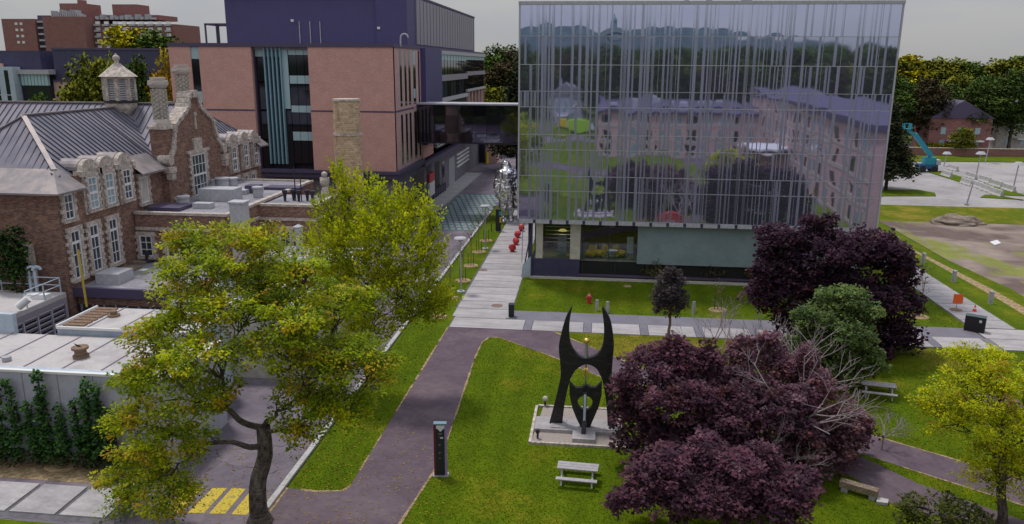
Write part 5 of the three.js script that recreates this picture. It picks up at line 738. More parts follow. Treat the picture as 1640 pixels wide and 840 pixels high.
// ------------------------------------------------------------------ car park things
{
  const p = G(1484, 275), t = thing('boom_lift', 'teal boom lift with a raised arm in the far parking lot', 'lift', p); bases.set(t, V(0, 0, 0)); const teal = plain([0.015, 0.25, 0.36], 0.45);
  part(t, 'chassis', cbox(0, 1.1, 0, 3.4, 0.8, 2.2), plain([0.02, 0.09, 0.2], 0.5)); for (const [x, z] of [[-1.1, 1.1], [1.1, 1.1], [-1.1, -1.1], [1.1, -1.1]]) { const g = new THREE.CylinderGeometry(0.6, 0.6, 0.45, 14); g.rotateX(Math.PI / 2); g.translate(x, 0.6, z); part(t, 'wheel', g, M.black); }
  part(t, 'turret', cbox(0.3, 2.1, 0, 2, 1.4, 1.9), teal); part(t, 'counterweight', cbox(1.7, 1.9, 0, 1, 1, 1.9), M.paleGrey); part(t, 'boom', bar(V(0.6, 3.0, 0), V(-3.0, 7.2, 0), 0.8), teal); part(t, 'jib', bar(V(-2.9, 7.1, 0), V(-4.4, 7.9, 0), 0.5), teal); part(t, 'basket', [cbox(-4.6, 8.2, 0, 1.2, 0.1, 1.6), cbox(-4.6, 9.2, 0.8, 1.2, 0.1, 0.1), cbox(-4.6, 9.2, -0.8, 1.2, 0.1, 0.1), cbox(-5.2, 8.7, 0, 0.1, 1.1, 1.6), cbox(-4, 8.7, 0, 0.1, 1.1, 1.6)], teal);
}
{
  const prof = [[-0.42, 0], [0.42, 0], [0.42, 0.12], [0.2, 0.42], [0.14, 1.05], [-0.14, 1.05], [-0.2, 0.42], [-0.42, 0.12]]; let first = null;
  const lbl = ['farthest', 'second farthest', 'middle', 'second nearest', 'nearest'];
  const place = (px, py, i, row) => { const p = G(px, py); if (!first) { first = thing('concrete_barrier', '', 'barrier', p, 'white concrete barriers in the parking lot'); bases.set(first, V(0, 0, 0)); part(first, 'barrier_body', prism(prof, -1.9, 1.9), M.kerb); part(first, 'lifting_slot', [box(-0.43, 0.43, -0.01, 0.1, -1.1, -0.6), box(-0.43, 0.43, -0.01, 0.1, 0.6, 1.1)], M.dark); } const o = i === 0 && row === 'left' ? first : dup(first, p); o.userData.label = `${lbl[i] ?? 'nearest'} white concrete barrier of the ${row} row in the parking lot`; o.rotation.y = 0.02; };
  [[1517, 283], [1549, 296], [1566, 301], [1582, 307], [1596, 313]].forEach((q, i) => place(q[0], q[1], i, 'left')); [[1527, 273], [1556, 286], [1578, 292], [1596, 299], [1616, 306]].forEach((q, i) => place(q[0], q[1], i, 'right'));
}
[[1548.7, 329, 292, 'leaning thin pole without a head beside the road', 0], [1563.6, 285, 246, 'parking lot lamp pole among the concrete barriers', 1], [1622.5, 308, 263, 'nearest parking lot lamp pole at the right edge', 1], [1579, 261, 223, 'tallest parking lot lamp pole at the grass bank', 1], [1512.5, 266, 246, 'small parking lot lamp pole left of the barriers', 1]].forEach(([px, py, top, l, head]) => { const p = G(px, py), h = PZ(px, top, p.z).y, t = thing('lot_lamp', l, 'lamp', p, 'lamp poles of the parking lot'); bases.set(t, V(0, 0, 0)); part(t, 'pole', rod(V(0, 0, 0), V(head ? 0.3 : 0.5, h, 0), 0.13, 0.08), M.grey); if (head) part(t, 'lamp_head', [cyl(0.3, h - 0.1, h + 0.35, 0, 0.9, 0.5, 12)], M.paleGrey); else part(t, 'base', cyl(0, 0, 0.25, 0, 0.3), M.concrete[0]); });
// distant houses at the right
function house(p, w, d, h, wall, roofM, label, turn = 0, name = 'house') { const t = thing(name, label, 'house', p); bases.set(t, V(0, 0, 0)); t.rotation.y = turn; part(t, 'wall', box(-w / 2, w / 2, 0, h, -d / 2, d / 2), wall); part(t, 'roof', prism([[-w / 2 - 0.5, h], [w / 2 + 0.5, h], [0, h + w * 0.3]], -d / 2 - 0.4, d / 2 + 0.4), roofM); part(t, 'chimney', box(w * 0.2, w * 0.2 + 1, h + 1, h + w * 0.3 + 1, -1, 0), wall); for (const y of [1.2, 4.2]) if (y + 1.6 < h) for (let k = -1; k <= 1; k++) part(t, 'window', box(k * w * 0.28 - 0.6, k * w * 0.28 + 0.6, y, y + 1.6, d / 2 - 0.1, d / 2 + 0.08), M.glassSky); part(t, 'porch', box(-w * 0.2, w * 0.35, 2.6, 2.9, d / 2, d / 2 + 2), M.whitePaint); return t; }
house(G(1520, 240), 14, 10, 8, M.aptBrick, M.purplePlain, 'red brick house with white porch behind the parking lot'); house(G(1612, 236), 14, 11, 8, M.cream, M.roofGrey, 'pale house with grey roof behind the trees at far right', 0.2);
{ const p = G(1505, 250), t = thing('garden_wall', 'low brown brick wall along the back of the parking lot', 'wall', p); bases.set(t, V(0, 0, 0)); part(t, 'wall', cbox(4, 0.9, 0, 46, 1.8, 0.5), M.aptBrick); part(t, 'coping', cbox(4, 1.86, 0, 46.2, 0.14, 0.7), M.stone); }
// ------------------------------------------------------------------ trees
const UPV = V(0, 1, 0); let leafCount = 0;
function rdir() { const z = rr(-1, 1), a = rr(0, 6.2832), r = Math.sqrt(1 - z * z); return V(r * Math.cos(a), z, r * Math.sin(a)); }
function leafCloud() { const pos = [], nor = [], col = [], idx = []; return { pos, nor, col, idx,
  leaf(p, dir, n, L, w, c, sn) { const s = dir.clone().cross(n); if (s.lengthSq() < 1e-6) return; s.normalize(); const m = s.clone().cross(dir).normalize(), i = pos.length / 3; const mid = p.clone().addScaledVector(dir, L * 0.45).addScaledVector(m, -L * 0.07), tip = p.clone().addScaledVector(dir, L).addScaledVector(m, -L * 0.16);
    pos.push(p.x, p.y, p.z, mid.x + s.x * w, mid.y + s.y * w, mid.z + s.z * w, tip.x, tip.y, tip.z, mid.x - s.x * w, mid.y - s.y * w, mid.z - s.z * w);
    if (sn) { if (m.dot(sn) < 0) m.negate(); m.multiplyScalar(0.45).addScaledVector(sn, 0.75).normalize(); }
    for (let k = 0; k < 4; k++) { nor.push(m.x, m.y, m.z); col.push(c[0], c[1], c[2]); } idx.push(i, i + 1, i + 2, i, i + 2, i + 3); },
  geo() { const g = new THREE.BufferGeometry(); g.setAttribute('position', new THREE.Float32BufferAttribute(pos, 3)); g.setAttribute('normal', new THREE.Float32BufferAttribute(nor, 3)); g.setAttribute('color', new THREE.Float32BufferAttribute(col, 3)); g.setIndex(idx); return g; } }; }
// sprays of leaves through the volume of several boughs
function foliage(lobes, o) {
  const c = leafCloud(), { per = 26, size = 0.18, width = 0.42, spray = 0.8, cols, up = 0.25, flat = 0.5, jitter = 0.16, inner = 0.45, odd = null, oddAt = 0 } = o, tips = [];
  const all = o.sat ? lobes.flatMap((l) => { const out = [{ ...l, r: l.r.clone().multiplyScalar(0.86), of: l }]; for (let i = 0; i < o.sat; i++) { const d = rdir(); d.y = Math.abs(d.y) * 0.9 - 0.15; const s = rr(0.26, 0.46); out.push({ c: l.c.clone().add(d.multiply(l.r).multiplyScalar(rr(0.8, 1.08))), r: l.r.clone().multiplyScalar(s), k: l.k * 1.3, of: l }); } return out; }) : lobes;
  for (const l of all) {
    const vol = l.r.x * l.r.y + l.r.y * l.r.z + l.r.x * l.r.z, n = Math.max(4, Math.round(vol * (o.density ?? 14) * (l.k ?? 1)));
    const lobeTone = rr(0.82, 1.18);
    for (let i = 0; i < n; i++) {
      const d = rdir(); if (d.y < -0.35 && rnd() < 0.5) d.y *= -1;
      const t = inner + (1 - inner) * Math.pow(rnd(), 0.55) + (rnd() < 0.1 ? rr(0, 0.22) : 0), p = l.c.clone().add(d.clone().multiply(l.r).multiplyScalar(t));
      if (p.y < 0.4) continue;
      const dir = d.clone().multiply(V(1, flat, 1)).addScaledVector(UPV, up).add(rdir().multiplyScalar(0.55)).normalize(), sl = spray * rr(0.6, 1.25), side = dir.clone().cross(UPV).normalize(), upn = side.clone().cross(dir).normalize();
      const base = cols[Math.floor(rnd() * cols.length)], tone = lobeTone * rr(0.84, 1.16), oddly = odd && rnd() < oddAt; const bc = oddly ? odd[Math.floor(rnd() * odd.length)] : base;
      if (i % 3 === 0) tips.push([l.of ?? lobes[all.indexOf(l)] ?? l, p]);
      const puff = o.puff !== false;
      for (let k = 0; k < per; k++) {
        let q, ln, ld, sn;
        if (puff) { // a rounded tuft, leaves facing out of it
          const e = rdir(); if (e.y < 0 && rnd() < 0.65) e.y *= -1; const rad1 = rr(0.55, 1.08);
          q = p.clone().addScaledVector(dir, e.dot(dir) * sl * 0.6 * rad1).addScaledVector(side, e.dot(side) * sl * 0.5 * rad1).addScaledVector(upn, e.dot(upn) * sl * 0.34 * rad1);
          sn = e.clone().multiplyScalar(0.8).addScaledVector(UPV, 0.35).normalize(); ln = e.clone().multiplyScalar(0.7).addScaledVector(UPV, 0.55).add(rdir().multiplyScalar(0.55)).normalize(); ld = V(e.x, e.y * 0.3 - 0.15, e.z).addScaledVector(dir, 0.4).add(rdir().multiplyScalar(0.6)).normalize();
        } else { // a shoot set with leaves
          const f = k / per, a = rnd() * 6.283, w = sl * 0.14 * (1.15 - f) + 0.03, rv = side.clone().multiplyScalar(Math.cos(a)).addScaledVector(upn, Math.sin(a));
          q = p.clone().addScaledVector(dir, (f - 0.35) * sl * 1.2).addScaledVector(rv, w * rr(0.3, 1.1)); sn = rv.clone().addScaledVector(UPV, 0.5).normalize(); ln = rv.clone().multiplyScalar(0.7).addScaledVector(UPV, 0.5).add(rdir().multiplyScalar(0.5)).normalize(); ld = dir.clone().multiplyScalar(0.7).addScaledVector(rv, 0.7).add(rdir().multiplyScalar(0.3)).normalize();
        }
        const L = size * rr(0.7, 1.3), j = tone * (1 + rr(-jitter, jitter));
        c.leaf(q, ld, ln, L, L * width * 0.55, [bc[0] * j, bc[1] * j, bc[2] * j], sn);
      }
    }
  }
  leafCount += c.idx.length / 6; return [c.geo(), tips];
}
function limbGeo(a, b, r0, r1, wob = 0.12, seg = 5, sides = 6) {
  const pts = [], L = a.distanceTo(b); for (let i = 0; i <= seg; i++) { const f = i / seg, p = a.clone().lerp(b, f); p.y += Math.sin(f * Math.PI) * L * 0.06; if (i && i < seg) p.add(rdir().multiplyScalar(L * wob * 0.35)); pts.push(p); }
  const curve = new THREE.CatmullRomCurve3(pts), g = new THREE.TubeGeometry(curve, seg * 2, 1, sides), P = g.attributes.position, ring = sides + 1;
  for (let i = 0; i < P.count; i++) { const k = Math.floor(i / ring) / (seg * 2), c = curve.getPointAt(Math.min(1, k)), r = r0 + (r1 - r0) * k; P.setXYZ(i, c.x + (P.getX(i) - c.x) * r, c.y + (P.getY(i) - c.y) * r, c.z + (P.getZ(i) - c.z) * r); }
  return [g, pts];
}
// boughs given as survey pixels: [px, py, half width, half height, depth offset]
function lobesAt(z, list) { return list.map(([px, py, rx, ry, dz = 0, k = 1]) => { const c = PZ(px, py, z + dz), m = c.clone().sub(camera.position).length() / 1265; return { c, r: V(rx * m, ry * m, Math.min(rx, ry * 1.4) * m), k }; }); }
function surveyTree(name, label, base, fork, z, list, o) {
  seed(o.seed); const t = thing(name, label, 'tree', V(base.x, 0, base.z), o.group), lobes = lobesAt(z, list);
  const [g, tips] = foliage(lobes, o);
  const [tg] = limbGeo(V(base.x, -0.1, base.z), fork, o.trunk, o.trunk * 0.72, 0.1, 5, 9); const flare = cyl(base.x, -0.05, 0.5, base.z, o.trunk * 1.55, o.trunk * 0.95, 9);
  part(t, 'trunk', [tg, flare], o.bark ?? M.bark);
  // each bough grows from the nearest point of the wood that is already there
  const twigs = [], nodes = [{ p: fork.clone().addScaledVector(UPV, -0.1), r: o.trunk * 0.66, d: 0 }, { p: fork.clone().lerp(V(base.x, 0, base.z), 0.2), r: o.trunk * 0.7, d: 0 }];
  for (const l of [...lobes].sort((x, y) => x.c.distanceTo(fork) - y.c.distanceTo(fork))) {
    let best = nodes[0], cost = 1e9; for (const q of nodes) { const back = q.p.y > l.c.y ? (q.p.y - l.c.y) * 0.8 : 0, k = q.p.distanceTo(l.c) + q.d * 0.6 + back; if (k < cost) { cost = k; best = q; } }
    const end = l.c.clone().lerp(best.p, 0.1), len = best.p.distanceTo(end), r0 = Math.min(best.r * 0.8, 0.045 + len * 0.035), [lg, pts] = limbGeo(best.p, end, r0, Math.max(0.025, r0 * 0.38), 0.2, 6, 6);
    part(t, 'limb', lg, o.bark ?? M.bark); pts.forEach((q, i2) => { if (i2 > 1) nodes.push({ p: q.clone(), r: r0 * (1 - 0.6 * i2 / 6), d: best.d + len * i2 / 6 }); });
    const mine = tips.filter((x) => x[0] === l); for (let i2 = 0; i2 < Math.min(mine.length, o.twigs ?? 9); i2++) { const q = mine[Math.floor(rnd() * mine.length)][1], s = pts[3 + Math.floor(rnd() * 4)] ?? pts[pts.length - 1]; twigs.push(limbGeo(s, q, 0.03, 0.009, 0.25, 4, 4)[0]); }
  }
  if (twigs.length) part(t, 'twigs', twigs, o.bark ?? M.bark);
  part(t, 'crown', g, o.mat ?? M.leaf); return t;
}
const yg = [[0.44, 0.49, 0.008], [0.37, 0.44, 0.008], [0.28, 0.37, 0.008], [0.49, 0.50, 0.010], [0.21, 0.30, 0.010]];
surveyTree('deciduous_tree', 'large yellow-green tree tinged orange in the left foreground', V(-14.55, 0, -30), V(-14.2, 4.6, -30.3), -30.6, [
  [345, 385, 62, 26, -0.6], [415, 390, 55, 28, 0.3], [300, 395, 40, 18, -1], [330, 440, 75, 32, 1], [430, 445, 70, 38, -0.4], [485, 440, 40, 28, 0.4], [290, 470, 45, 22, 0], [390, 500, 80, 36, 1.8], [300, 530, 62, 30, 1.4], [245, 545, 48, 24, 0.4], [470, 500, 62, 40, 1.4], [540, 490, 50, 40, -0.6], [440, 560, 70, 36, 2.4], [345, 570, 75, 34, 2.6], [255, 600, 55, 30, 1.4], [210, 620, 34, 24, 0.2], [560, 570, 52, 44, 0.6], [610, 600, 34, 30, 0, 0.8], [505, 600, 66, 40, 1.5], [300, 640, 70, 34, 2.2], [240, 680, 44, 36, 1.2], [525, 660, 60, 40, 1], [575, 655, 36, 26, 0.4], [480, 700, 40, 26, 1.2, 0.7], [420, 480, 50, 34, 0.8], [285, 715, 58, 36, 1.4], [215, 760, 40, 40, 1], [265, 790, 50, 36, 2], [470, 640, 40, 30, 0.6, 0.7], [195, 815, 30, 28, 0.6]],
  { seed: 11, sat: 3, trunk: 0.42, density: 10.5, per: 46, size: 0.15, width: 0.55, spray: 0.85, cols: yg.concat([[0.17, 0.25, 0.010]]), odd: [[0.60, 0.36, 0.03], [0.54, 0.38, 0.02], [0.57, 0.40, 0.03]], oddAt: 0.11, up: 0.1, flat: 0.4, twigs: 10 });
surveyTree('deciduous_tree', 'bright lime-yellow tree with upright pointed branches beyond the large left tree', V(-13.8, 0, -45.5), V(-14.2, 3.4, -45.5), -45.5, [
  [560, 330, 18, 48, 0], [545, 300, 14, 30, 0], [590, 330, 22, 42, 0.6], [530, 345, 22, 30, 0.3], [610, 375, 42, 50, 1], [560, 395, 46, 46, 0.4], [640, 350, 24, 46, 0], [664, 352, 14, 44, -0.4], [684, 362, 12, 44, 0.2], [700, 372, 9, 32, 0], [650, 400, 46, 36, 1.2], [685, 415, 26, 26, 0.4], [520, 405, 40, 34, 0], [585, 450, 60, 36, 1.4], [645, 455, 50, 34, 1.4], [530, 460, 46, 34, 0.6], [680, 475, 34, 28, 0.8], [610, 505, 54, 26, 1.6], [670, 505, 36, 20, 1], [550, 510, 40, 26, 0.8], [590, 540, 34, 26, 1.6], [700, 490, 22, 24, 0]],
  { seed: 12, trunk: 0.34, puff: false, density: 13, per: 26, size: 0.17, width: 0.6, spray: 1.25, cols: [[0.52, 0.56, 0.006], [0.46, 0.52, 0.006], [0.58, 0.58, 0.008], [0.37, 0.45, 0.008]], up: 0.95, flat: 0.8, twigs: 10 });
const pl = [[0.13, 0.052, 0.086], [0.16, 0.064, 0.10], [0.10, 0.043, 0.074], [0.205, 0.085, 0.125], [0.085, 0.04, 0.066]];
surveyTree('purple_maple', 'broad dark purple maple in the foreground right of the horned sculpture', V(6.9, 0, -37), V(7.0, 2.6, -37.3), -38, [
  [1035, 600, 46, 34, 0.4], [1050, 575, 24, 22, 0], [1000, 630, 26, 34, 0], [1090, 590, 48, 34, -0.4], [1010, 690, 34, 40, 0.6], [1075, 650, 66, 48, 1.4], [1150, 640, 70, 56, 0.6], [1060, 730, 58, 48, 2], [1140, 730, 80, 60, 2.6], [1230, 670, 70, 60, 0.8], [1070, 810, 56, 46, 2.2], [1160, 815, 90, 46, 3.2], [1035, 790, 40, 40, 1.6], [1100, 850, 60, 36, 4], [1190, 860, 60, 34, 4.2], [1000, 655, 20, 26, 0], [1130, 575, 16, 24, 0], [1080, 562, 12, 22, 0]],
  { seed: 13, sat: 4, trunk: 0.32, density: 9, per: 36, size: 0.17, width: 0.95, spray: 0.75, cols: pl, up: 0.2, flat: 0.7, odd: [[0.13, 0.05, 0.06], [0.10, 0.06, 0.07]], oddAt: 0.12 });
surveyTree('purple_maple', 'reddish purple maple with bare twigs on its top at lower centre right', V(10.6, 0, -38.5), V(10.7, 2.8, -38.7), -39.5, [
  [1215, 600, 60, 46, -0.6], [1270, 620, 60, 46, 0.2], [1310, 660, 56, 44, 0.6], [1340, 690, 40, 44, 0], [1255, 700, 80, 60, 2], [1320, 740, 58, 46, 1.2], [1350, 720, 26, 30, 0], [1250, 790, 90, 50, 2.6], [1325, 800, 40, 40, 1], [1270, 845, 60, 36, 3.6], [1230, 560, 18, 26, -0.4], [1190, 565, 16, 24, -0.2], [1290, 585, 16, 24, 0], [1372, 690, 14, 20, 0]],
  { seed: 14, sat: 5, trunk: 0.3, density: 7, per: 34, size: 0.17, width: 0.95, spray: 0.75, cols: [[0.235, 0.12, 0.165], [0.185, 0.088, 0.128], [0.29, 0.15, 0.195], [0.14, 0.068, 0.10]], up: 0.25, flat: 0.7, odd: [[0.26, 0.13, 0.135], [0.24, 0.09, 0.10]], oddAt: 0.18 });
surveyTree('purple_maple', 'low dark purple maple crown at the bottom edge below the broad one', V(6.8, 0, -31.8), V(6.8, 1.3, -31.8), -31.8, [[1030, 780, 40, 34, 0], [1095, 765, 60, 44, 0], [1130, 735, 40, 30, -0.4], [1060, 745, 24, 26, -0.3], [1215, 742, 30, 24, -0.2], [1185, 770, 64, 44, 0], [1260, 785, 50, 36, 0.2], [1000, 800, 26, 24, 0.4], [1140, 800, 90, 34, 0.8], [1240, 815, 60, 24, 1], [1060, 812, 50, 22, 1]], { seed: 24, sat: 3, trunk: 0.16, density: 13, per: 34, size: 0.16, width: 0.95, spray: 0.65, cols: pl, up: 0.2, flat: 0.7 });
surveyTree('purple_maple', 'tall almost black purple maple before the right half of the glass building', V(17.2, 0, -55.5), V(17.0, 3, -55.8), -57, [
  [1255, 400, 42, 38, 0], [1300, 385, 34, 34, 0.4], [1240, 440, 38, 36, 0.6], [1320, 420, 60, 44, 1], [1385, 400, 36, 34, 0], [1425, 425, 38, 36, 0.2], [1450, 440, 18, 26, 0], [1270, 480, 56, 44, 1], [1350, 480, 70, 50, 1.6], [1425, 490, 42, 46, 0.8], [1290, 530, 46, 36, 1], [1430, 550, 32, 40, 0.8], [1400, 570, 40, 34, 1], [1370, 540, 50, 46, 1.4], [1225, 470, 18, 30, 0]],
  { seed: 15, sat: 3, trunk: 0.36, density: 8, per: 30, size: 0.22, width: 0.95, spray: 0.9, cols: [[0.062, 0.024, 0.052], [0.075, 0.03, 0.06], [0.048, 0.02, 0.043], [0.096, 0.037, 0.072]], up: 0.25, flat: 0.75, odd: [[0.10, 0.035, 0.05]], oddAt: 0.06 });
surveyTree('round_green_tree', 'round dense dark green tree between the purple maples and picnic table', V(15.9, 0, -49.5), V(15.8, 1.4, -49.6), -50, [
  [1342, 485, 34, 26, 0], [1310, 515, 34, 28, 0.6], [1365, 515, 34, 32, 0.4], [1340, 540, 50, 34, 1], [1305, 560, 34, 30, 0.8], [1375, 560, 34, 34, 0.6], [1340, 590, 52, 28, 1], [1385, 590, 24, 24, 0], [1300, 590, 26, 22, 0.4]],
  { seed: 16, sat: 3, trunk: 0.22, density: 11, per: 34, size: 0.17, width: 0.9, spray: 0.75, cols: [[0.12, 0.185, 0.055], [0.145, 0.215, 0.06], [0.095, 0.155, 0.046], [0.185, 0.25, 0.07]], up: 0.3, flat: 0.8 });
surveyTree('columnar_tree', 'small dark purple-grey lollipop tree on the promenade lawn', V(5.58, 0, -55.76), V(5.55, 2.6, -55.8), -55.9, [
  [1062, 460, 12, 24, 0], [1085, 458, 12, 24, 0], [1074, 440, 9, 12, 0], [1060, 484, 17, 20, 0.2], [1084, 484, 17, 22, 0.2], [1072, 492, 22, 13, 0.3], [1072, 470, 20, 20, 0.2]],
  { seed: 17, trunk: 0.12, bark: M.barkBrown, density: 42, per: 22, size: 0.12, width: 0.8, spray: 0.4, cols: [[0.10, 0.075, 0.09], [0.12, 0.09, 0.105], [0.08, 0.062, 0.07], [0.14, 0.11, 0.12]], up: 0.3, flat: 0.9, twigs: 2 });
surveyTree('deciduous_tree', 'bright yellow-green tree at the right edge over the lawn', V(18.4, 0, -33.5), V(18.2, 3.6, -33.9), -34.5, [
  [1575, 585, 40, 26, 0], [1610, 610, 46, 34, 0.6], [1545, 615, 36, 22, 0.4], [1505, 640, 34, 20, 0], [1560, 645, 54, 30, 1.2], [1640, 640, 46, 44, 0], [1520, 680, 40, 22, 0.8], [1600, 680, 56, 34, 1.4], [1490, 655, 18, 14, 0], [1650, 700, 50, 40, 0.6], [1590, 735, 46, 26, 1.2, 0.8], [1640, 770, 50, 36, 0.8], [1580, 775, 40, 24, 0.6, 0.7]],
  { seed: 18, sat: 3, trunk: 0.22, density: 11, per: 38, size: 0.12, width: 0.55, spray: 0.7, cols: [[0.56, 0.58, 0.006], [0.49, 0.54, 0.006], [0.39, 0.46, 0.006], [0.62, 0.60, 0.008]], odd: [[0.5, 0.29, 0.03]], oddAt: 0.07, up: 0.2, flat: 0.5 });
surveyTree('leafy_bush', 'low olive green bush at the bottom edge right of the log bench', V(14.9, 0, -32.4), V(14.9, 0.7, -32.4), -32.6, [[1490, 815, 34, 24, 0], [1530, 830, 34, 24, 0.2], [1465, 835, 26, 18, 0], [1560, 845, 26, 20, 0]], { seed: 19, trunk: 0.08, density: 12, per: 22, size: 0.16, width: 0.6, spray: 0.5, cols: [[0.12, 0.145, 0.02], [0.09, 0.12, 0.02], [0.15, 0.165, 0.025]] });
// bare, dead branches
function bareTree(name, label, base, h, sd, spread, parts = 5, r0 = 0.09) {
  seed(sd); const t = thing(name, label, 'tree', base), g = [];
  const grow = (p, d, L, r, depth) => { const q = p.clone().addScaledVector(d, L); g.push(rod(p, q, r, r * 0.66, depth > 2 ? 4 : 5)); if (depth >= 5 || r < 0.006) return; const n = depth < 1 ? parts : rnd() < 0.3 ? 3 : 2; for (let k = 0; k < n; k++) { const e = d.clone().add(rdir().multiplyScalar(spread * (depth < 1 ? 1.1 : 0.85))); e.y = Math.abs(e.y) * 0.9 + 0.12; e.normalize(); grow(q.clone().addScaledVector(d, -L * rr(0, 0.3)), e, L * rr(0.62, 0.86), r * 0.62, depth + 1); } };
  grow(V(base.x, 0, base.z), V(rr(-0.1, 0.1), 1, rr(-0.1, 0.1)).normalize(), h * 0.3, r0, 0);
  part(t, 'trunk', cyl(base.x, -0.05, h * 0.1, base.z, r0 * 1.5, r0, 7), M.twig); part(t, 'bare_branches', g, M.twig); return t;
}
bareTree('bare_tree', 'bare grey sapling left of the other leafless trees by the promenade', V(7.7, 0, -48.6), 6.4, 21, 0.7, 4, 0.07); bareTree('bare_tree', 'tall bare grey tree in the middle of the leafless group', V(9.7, 0, -48), 6.8, 22, 0.66, 4, 0.08);
bareTree('bare_tree', 'spreading bare grey tree touching the round green tree', V(11.6, 0, -45), 6.6, 23, 0.95, 4, 0.085); bareTree('bare_tree', 'bare pale tree poking out of the top of the reddish purple maple', V(10.0, 0, -37.6), 9.0, 24, 0.9, 6, 0.11);
bareTree('bare_shrub', 'low bare shrub with pale twigs left of the yellow-green tree', V(15.6, 0, -40.6), 3.0, 26, 1.1, 6, 0.05); bareTree('bare_shrub', 'bare pale shrub in the shade of the purple maples', V(8.6, 0, -35.2), 4.6, 27, 1.0, 5, 0.06);
// young trees, their mulch rings and the shrubs at the plinth
function youngTree(px, py, h, label, cols, dens = 1) {
  const p = G(px, py), t = thing('young_tree', label, 'tree', p); bases.set(t, V(0, 0, 0)); seed(Math.round(px * 7 + py)); const g = new THREE.CylinderGeometry(0.7, 0.78, 0.06, 20); g.scale(1, 1, 0.95); g.translate(0, 0.04, 0); part(t, 'mulch_ring', g, M.soil);
  part(t, 'trunk', rod(V(0, 0, 0), V(rr(-0.15, 0.15), h * 0.75, 0), 0.045, 0.02, 6), M.barkBrown); part(t, 'stake', [rod(V(-0.28, 0, 0), V(-0.28, 1.3, 0), 0.03), rod(V(0.28, 0, 0), V(0.28, 1.3, 0), 0.03)], M.dark);
  const tw = []; for (let k = 0; k < 14; k++) { const y = h * rr(0.4, 0.75); tw.push(rod(V(0, y, 0), V(rr(-0.8, 0.8), y + rr(0.3, 1.1), rr(-0.7, 0.7)), 0.015, 0.005, 4)); } part(t, 'twigs', tw, M.barkBrown);
  const [fg] = foliage([{ c: V(0, h * 0.72, 0), r: V(0.75, h * 0.28, 0.75), k: dens }, { c: V(-0.3, h * 0.6, 0), r: V(0.6, h * 0.2, 0.6), k: dens }], { density: 9, per: 10, size: 0.13, width: 0.5, spray: 0.5, cols, up: 0.5 }); part(t, 'crown', fg, M.leaf); return t;
}
const yc = [[0.12, 0.19, 0.03], [0.15, 0.21, 0.04], [0.10, 0.16, 0.03]];
[[702, 508, 3.4, 'nearest'], [720, 477, 4.0, 'second nearest'], [741, 450, 4.4, 'third nearest'], [754, 426, 4.6, 'third farthest'], [767, 404, 4.6, 'second farthest'], [778.5, 386, 4.4, 'farthest']].forEach(([px, py, h, w]) => youngTree(px, py, h, w + ' of the thin young trees in the lawn strip', yc, 0.55));
youngTree(1150, 497, 2.6, 'thin young tree in a mulch ring behind the bare grey trees', yc, 0.3); youngTree(1473, 508, 4.6, 'thin dark sapling in a mulch ring right of the purple maple', [[0.05, 0.05, 0.04], [0.07, 0.06, 0.05]], 0.25);
{ const p = G(721, 463); single('mulch_patch', cyl(p.x, 0.01, 0.07, p.z, 0.42, 0.36, 16), M.soil, 'small empty mulch patch in the lawn strip', 'mulch', null, p); const q = G(1005, 459); single('mulch_patch', cyl(q.x, 0.01, 0.06, q.z, 0.4, 0.34, 16), M.soil, 'small bare patch on the shaded lawn by the plinth', 'mulch', null, q); }
for (const [px, py, w, h, l] of [[1050, 450, 26, 28, 'leafy yellow-green shrub behind the lollipop tree'], [1142, 450, 28, 28, 'wide olive shrub before the dark plinth'], [1208, 455, 20, 28, 'olive shrub half behind the dark purple maple']]) { const p = G(px, py); surveyTree('shrub', l, p, V(p.x, 0.5, p.z), p.z, [[px, py - h * 0.7, w * 0.8, h * 0.55, 0], [px - w * 0.4, py - h * 0.4, w * 0.5, h * 0.4, 0.2], [px + w * 0.4, py - h * 0.45, w * 0.5, h * 0.4, 0.2]], { seed: px, trunk: 0.05, density: 14, per: 14, size: 0.16, width: 0.45, spray: 0.5, cols: [[0.15, 0.15, 0.04], [0.11, 0.125, 0.035], [0.19, 0.17, 0.05]], up: 0.6, twigs: 8, bark: M.barkBrown }); }
// climbing columns of ivy on the white wall and on the college wall
[[8, 612, 14], [32, 612, 9], [58, 650, 8], [80, 602, 17], [106, 655, 11], [132, 645, 6], [150, 618, 12], [166, 622, 7], [184, 660, 9]].forEach(([px, top, hw], i) => {
  seed(300 + i); const z = -33.7, b = PZ(px, 738, z), tp = PZ(px, top, z).y, w = hw * 0.62 * 36 / 1265, t = thing('climbing_vine', `${['first', 'second', 'third', 'fourth', 'fifth', 'sixth', 'seventh', 'eighth', 'ninth'][i]} pointed column of ivy from the left on the white wall`, 'vine', V(b.x, 0, z), 'ivy columns on the white wall');
  const lobes = []; const n = 7; for (let k = 0; k < n; k++) { const f = k / (n - 1); lobes.push({ c: V(b.x + rr(-0.08, 0.08), 0.3 + f * (tp - 0.5), z + 0.1), r: V(w * (1.25 - 1.0 * f) + 0.08, tp / n * 0.8, 0.28 - 0.14 * f), k: 1.6 }); }
  const [g] = foliage(lobes, { density: 34, per: 16, size: 0.13, width: 0.9, spray: 0.3, cols: [[0.05, 0.125, 0.03], [0.065, 0.15, 0.034], [0.04, 0.10, 0.028]], up: 0.5, inner: 0.2 }); part(t, 'stem', rod(V(b.x, 0, z), V(b.x, tp - 0.3, z), 0.05, 0.02, 5), M.bark); part(t, 'leaves', g, M.leafFar);
});
